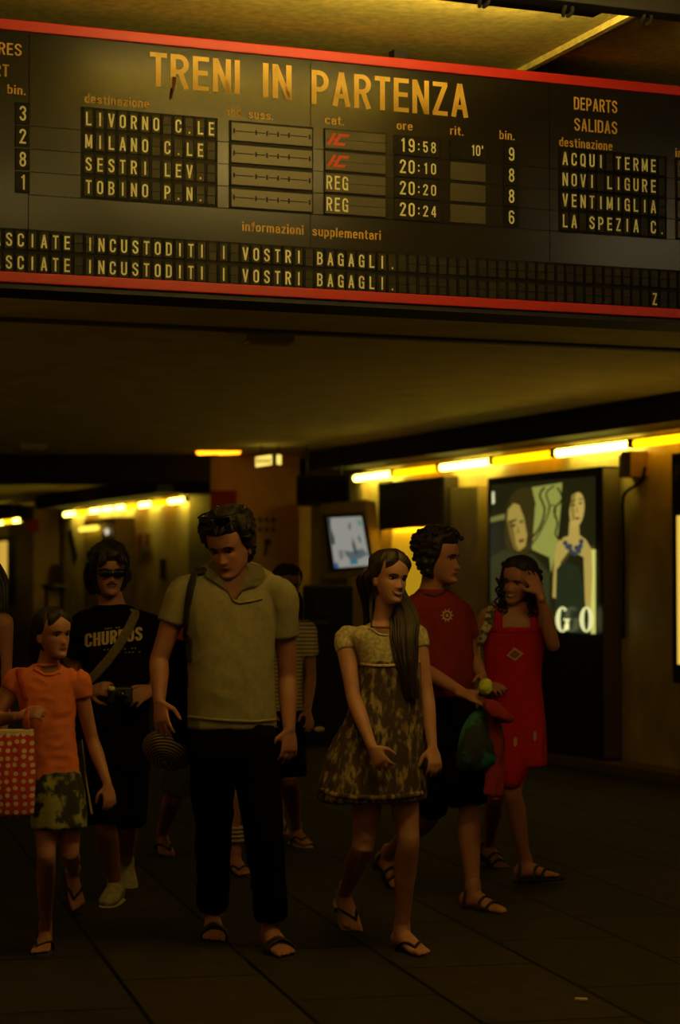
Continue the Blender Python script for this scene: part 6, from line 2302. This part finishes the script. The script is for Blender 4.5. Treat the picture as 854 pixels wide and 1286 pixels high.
P.facial(hd, M_HAIR)
bm = bmesh.new(); hd.hair_shell(bm, dict(zf=.175, zs=.11, zb=.02, thick=.014, top=.02, seed=41)); obj('hair', bm, M_HAIR, hp, smooth=True)
bm = bmesh.new(); P.rows(bm, S9[:-1])
for S, E in ((sB, eB), (sF, eF)):
    e = S.lerp(E, .5); i_ = S + (P.p(262, 786) - S) * .3
    P.limb(bm, [i_ + UP * .008, S, e], [(.04, .044), (.052, .056), (.056, .06)], n=16, cap1='flat')
P.garment('t_shirt', bm, mat('crimson cotton', (.30, .02, .014), rough=.95), .009, 4, .006, 9, (1, 1, .8), 23.0)
bm = bmesh.new(); P.rows(bm, [(930, 254, 30, 22), (895, 253, 29, 21)])
for Hh, K in ((hipF, kF), (hipB, kB)):
    P.limb(bm, [Hh + UP * .02, Hh.lerp(K, .5), Hh.lerp(K, .92)], [.09, .086, .084], n=18, cap1='flat')
P.garment('shorts', bm, mat('drab shorts', (.05, .04, .02), rough=.95), .010, 4, .008, 9, (1, 1, .8), 24.0)
sandal(FF, 'flip', M_SOLE, M_STRAPD, hp, 'flip_flop'); sandal(FB, 'flip', M_SOLE, M_STRAPD, hp, 'flip_flop')
# striped anklet band seen on the leg between the tall man's trousers
bm = bmesh.new()
c_ = kF.lerp(A_F, .62)
for i in range(4):
    q = c_ + P.L * .012 + UP * (.03 - .022 * i)
    loft(bm, [q - UP * .005, q + UP * .005], [(.050, .052), (.050, .052)], side=P.L, sub=1, n=18, cap0='flat', cap1='flat')
obj('striped_bandage', bm, mat('pale stripe', (.45, .36, .18), rough=.9), hp, smooth=True)

# ------------------------------------------------------------------ person cut by the left edge of the frame
P = Person(9.7, 10, 'long-haired person in a dark top cut off by the left frame edge', MATS['skin shade'], base=floor_at(-40, 1150))
hd = Head(P.p(-32, 712), .222, 10, 2, 0)
fF, fB = floor_at(-50, 1150), floor_at(-22, 1130)
A_F = fF + UP * .088; A_B = fB + UP * .10
hipF, hipB = P.p(-50, 925), P.p(-22, 925)
kF, kB = P.p(-50, 1032, -.03), P.p(-22, 1030, .04)
P.leg(hipF, kF, A_F, .95); P.leg(hipB, kB, A_B, .95)
FF = foot(P.bm, A_F, Vector((.1, -1, 0)), 1.0, -1); FB = foot(P.bm, A_B, Vector((.2, -.9, -.15)), 1.0, 1)
S8 = [(920, -36, 40, 26), (880, -36, 37, 25), (830, -36, 38, 26), (795, -36, 42, 24), (775, -35, 38, 19), (763, -34, 24, 15), (756, -33, 15, 13)]
P.rows(P.bm, S8, -.010)
sF = P.p(3, 783); eF = P.p(5, 858, .04); wF = P.p(2, 925, -.03)
sB = P.p(-75, 783); eB = P.p(-80, 858, .04); wB = P.p(-78, 925, -.03)
P.arm(sF, eF, wF, 1.0); P.arm(sB, eB, wB, 1.0)
hand(P.bm, wF, Vector((0, -.2, -1)), Vector((-.9, .2, 0)), -1, .95, .5); hand(P.bm, wB, Vector((0, -.2, -1)), Vector((.9, .2, 0)), 1, .95, .5)
P.neck(P.p(-33, 770, .02), hd, .052); hd.mesh(P.bm)
ep = P.finish()
P.facial(hd, M_HAIR)
bm = bmesh.new(); hd.hair_shell(bm, dict(zf=.175, zs=.09, zb=.0, thick=.020, top=.03, seed=51)); h_ = obj('hair', bm, M_HAIR, ep, smooth=True)
bm = bmesh.new()
lock(bm, [hd.w((.07, .03, .14)), P.p(-6, 725, .02), P.p(0, 745, .0), P.p(2, 768, -.03)], .015, .010, 20, .035, 52)
obj('long_locks', bm, M_HAIR, h_, smooth=True)
bm = bmesh.new(); P.rows(bm, S8[:-2] + [(768, -35, 30, 17)]); P.garment('top', bm, M_BLACKC, .010, 4, .006, 9, (1, 1, .8), 25.0)
bm = bmesh.new(); P.rows(bm, [(950, -36, 39, 26), (905, -36, 38, 25)])
for Hh, K in ((hipF, kF), (hipB, kB)):
    P.limb(bm, [Hh + UP * .02, Hh.lerp(K, .5), Hh.lerp(K, .8)], [.09, .088, .086], n=18, cap1='flat')
P.garment('shorts', bm, M_BLACKC, .010, 4, .008, 9, (1, 1, .8), 26.0)
sandal(FF, 'flip', M_SOLE, M_STRAPD, ep, 'flip_flop'); sandal(FB, 'flip', M_SOLE, M_STRAPD, ep, 'flip_flop')
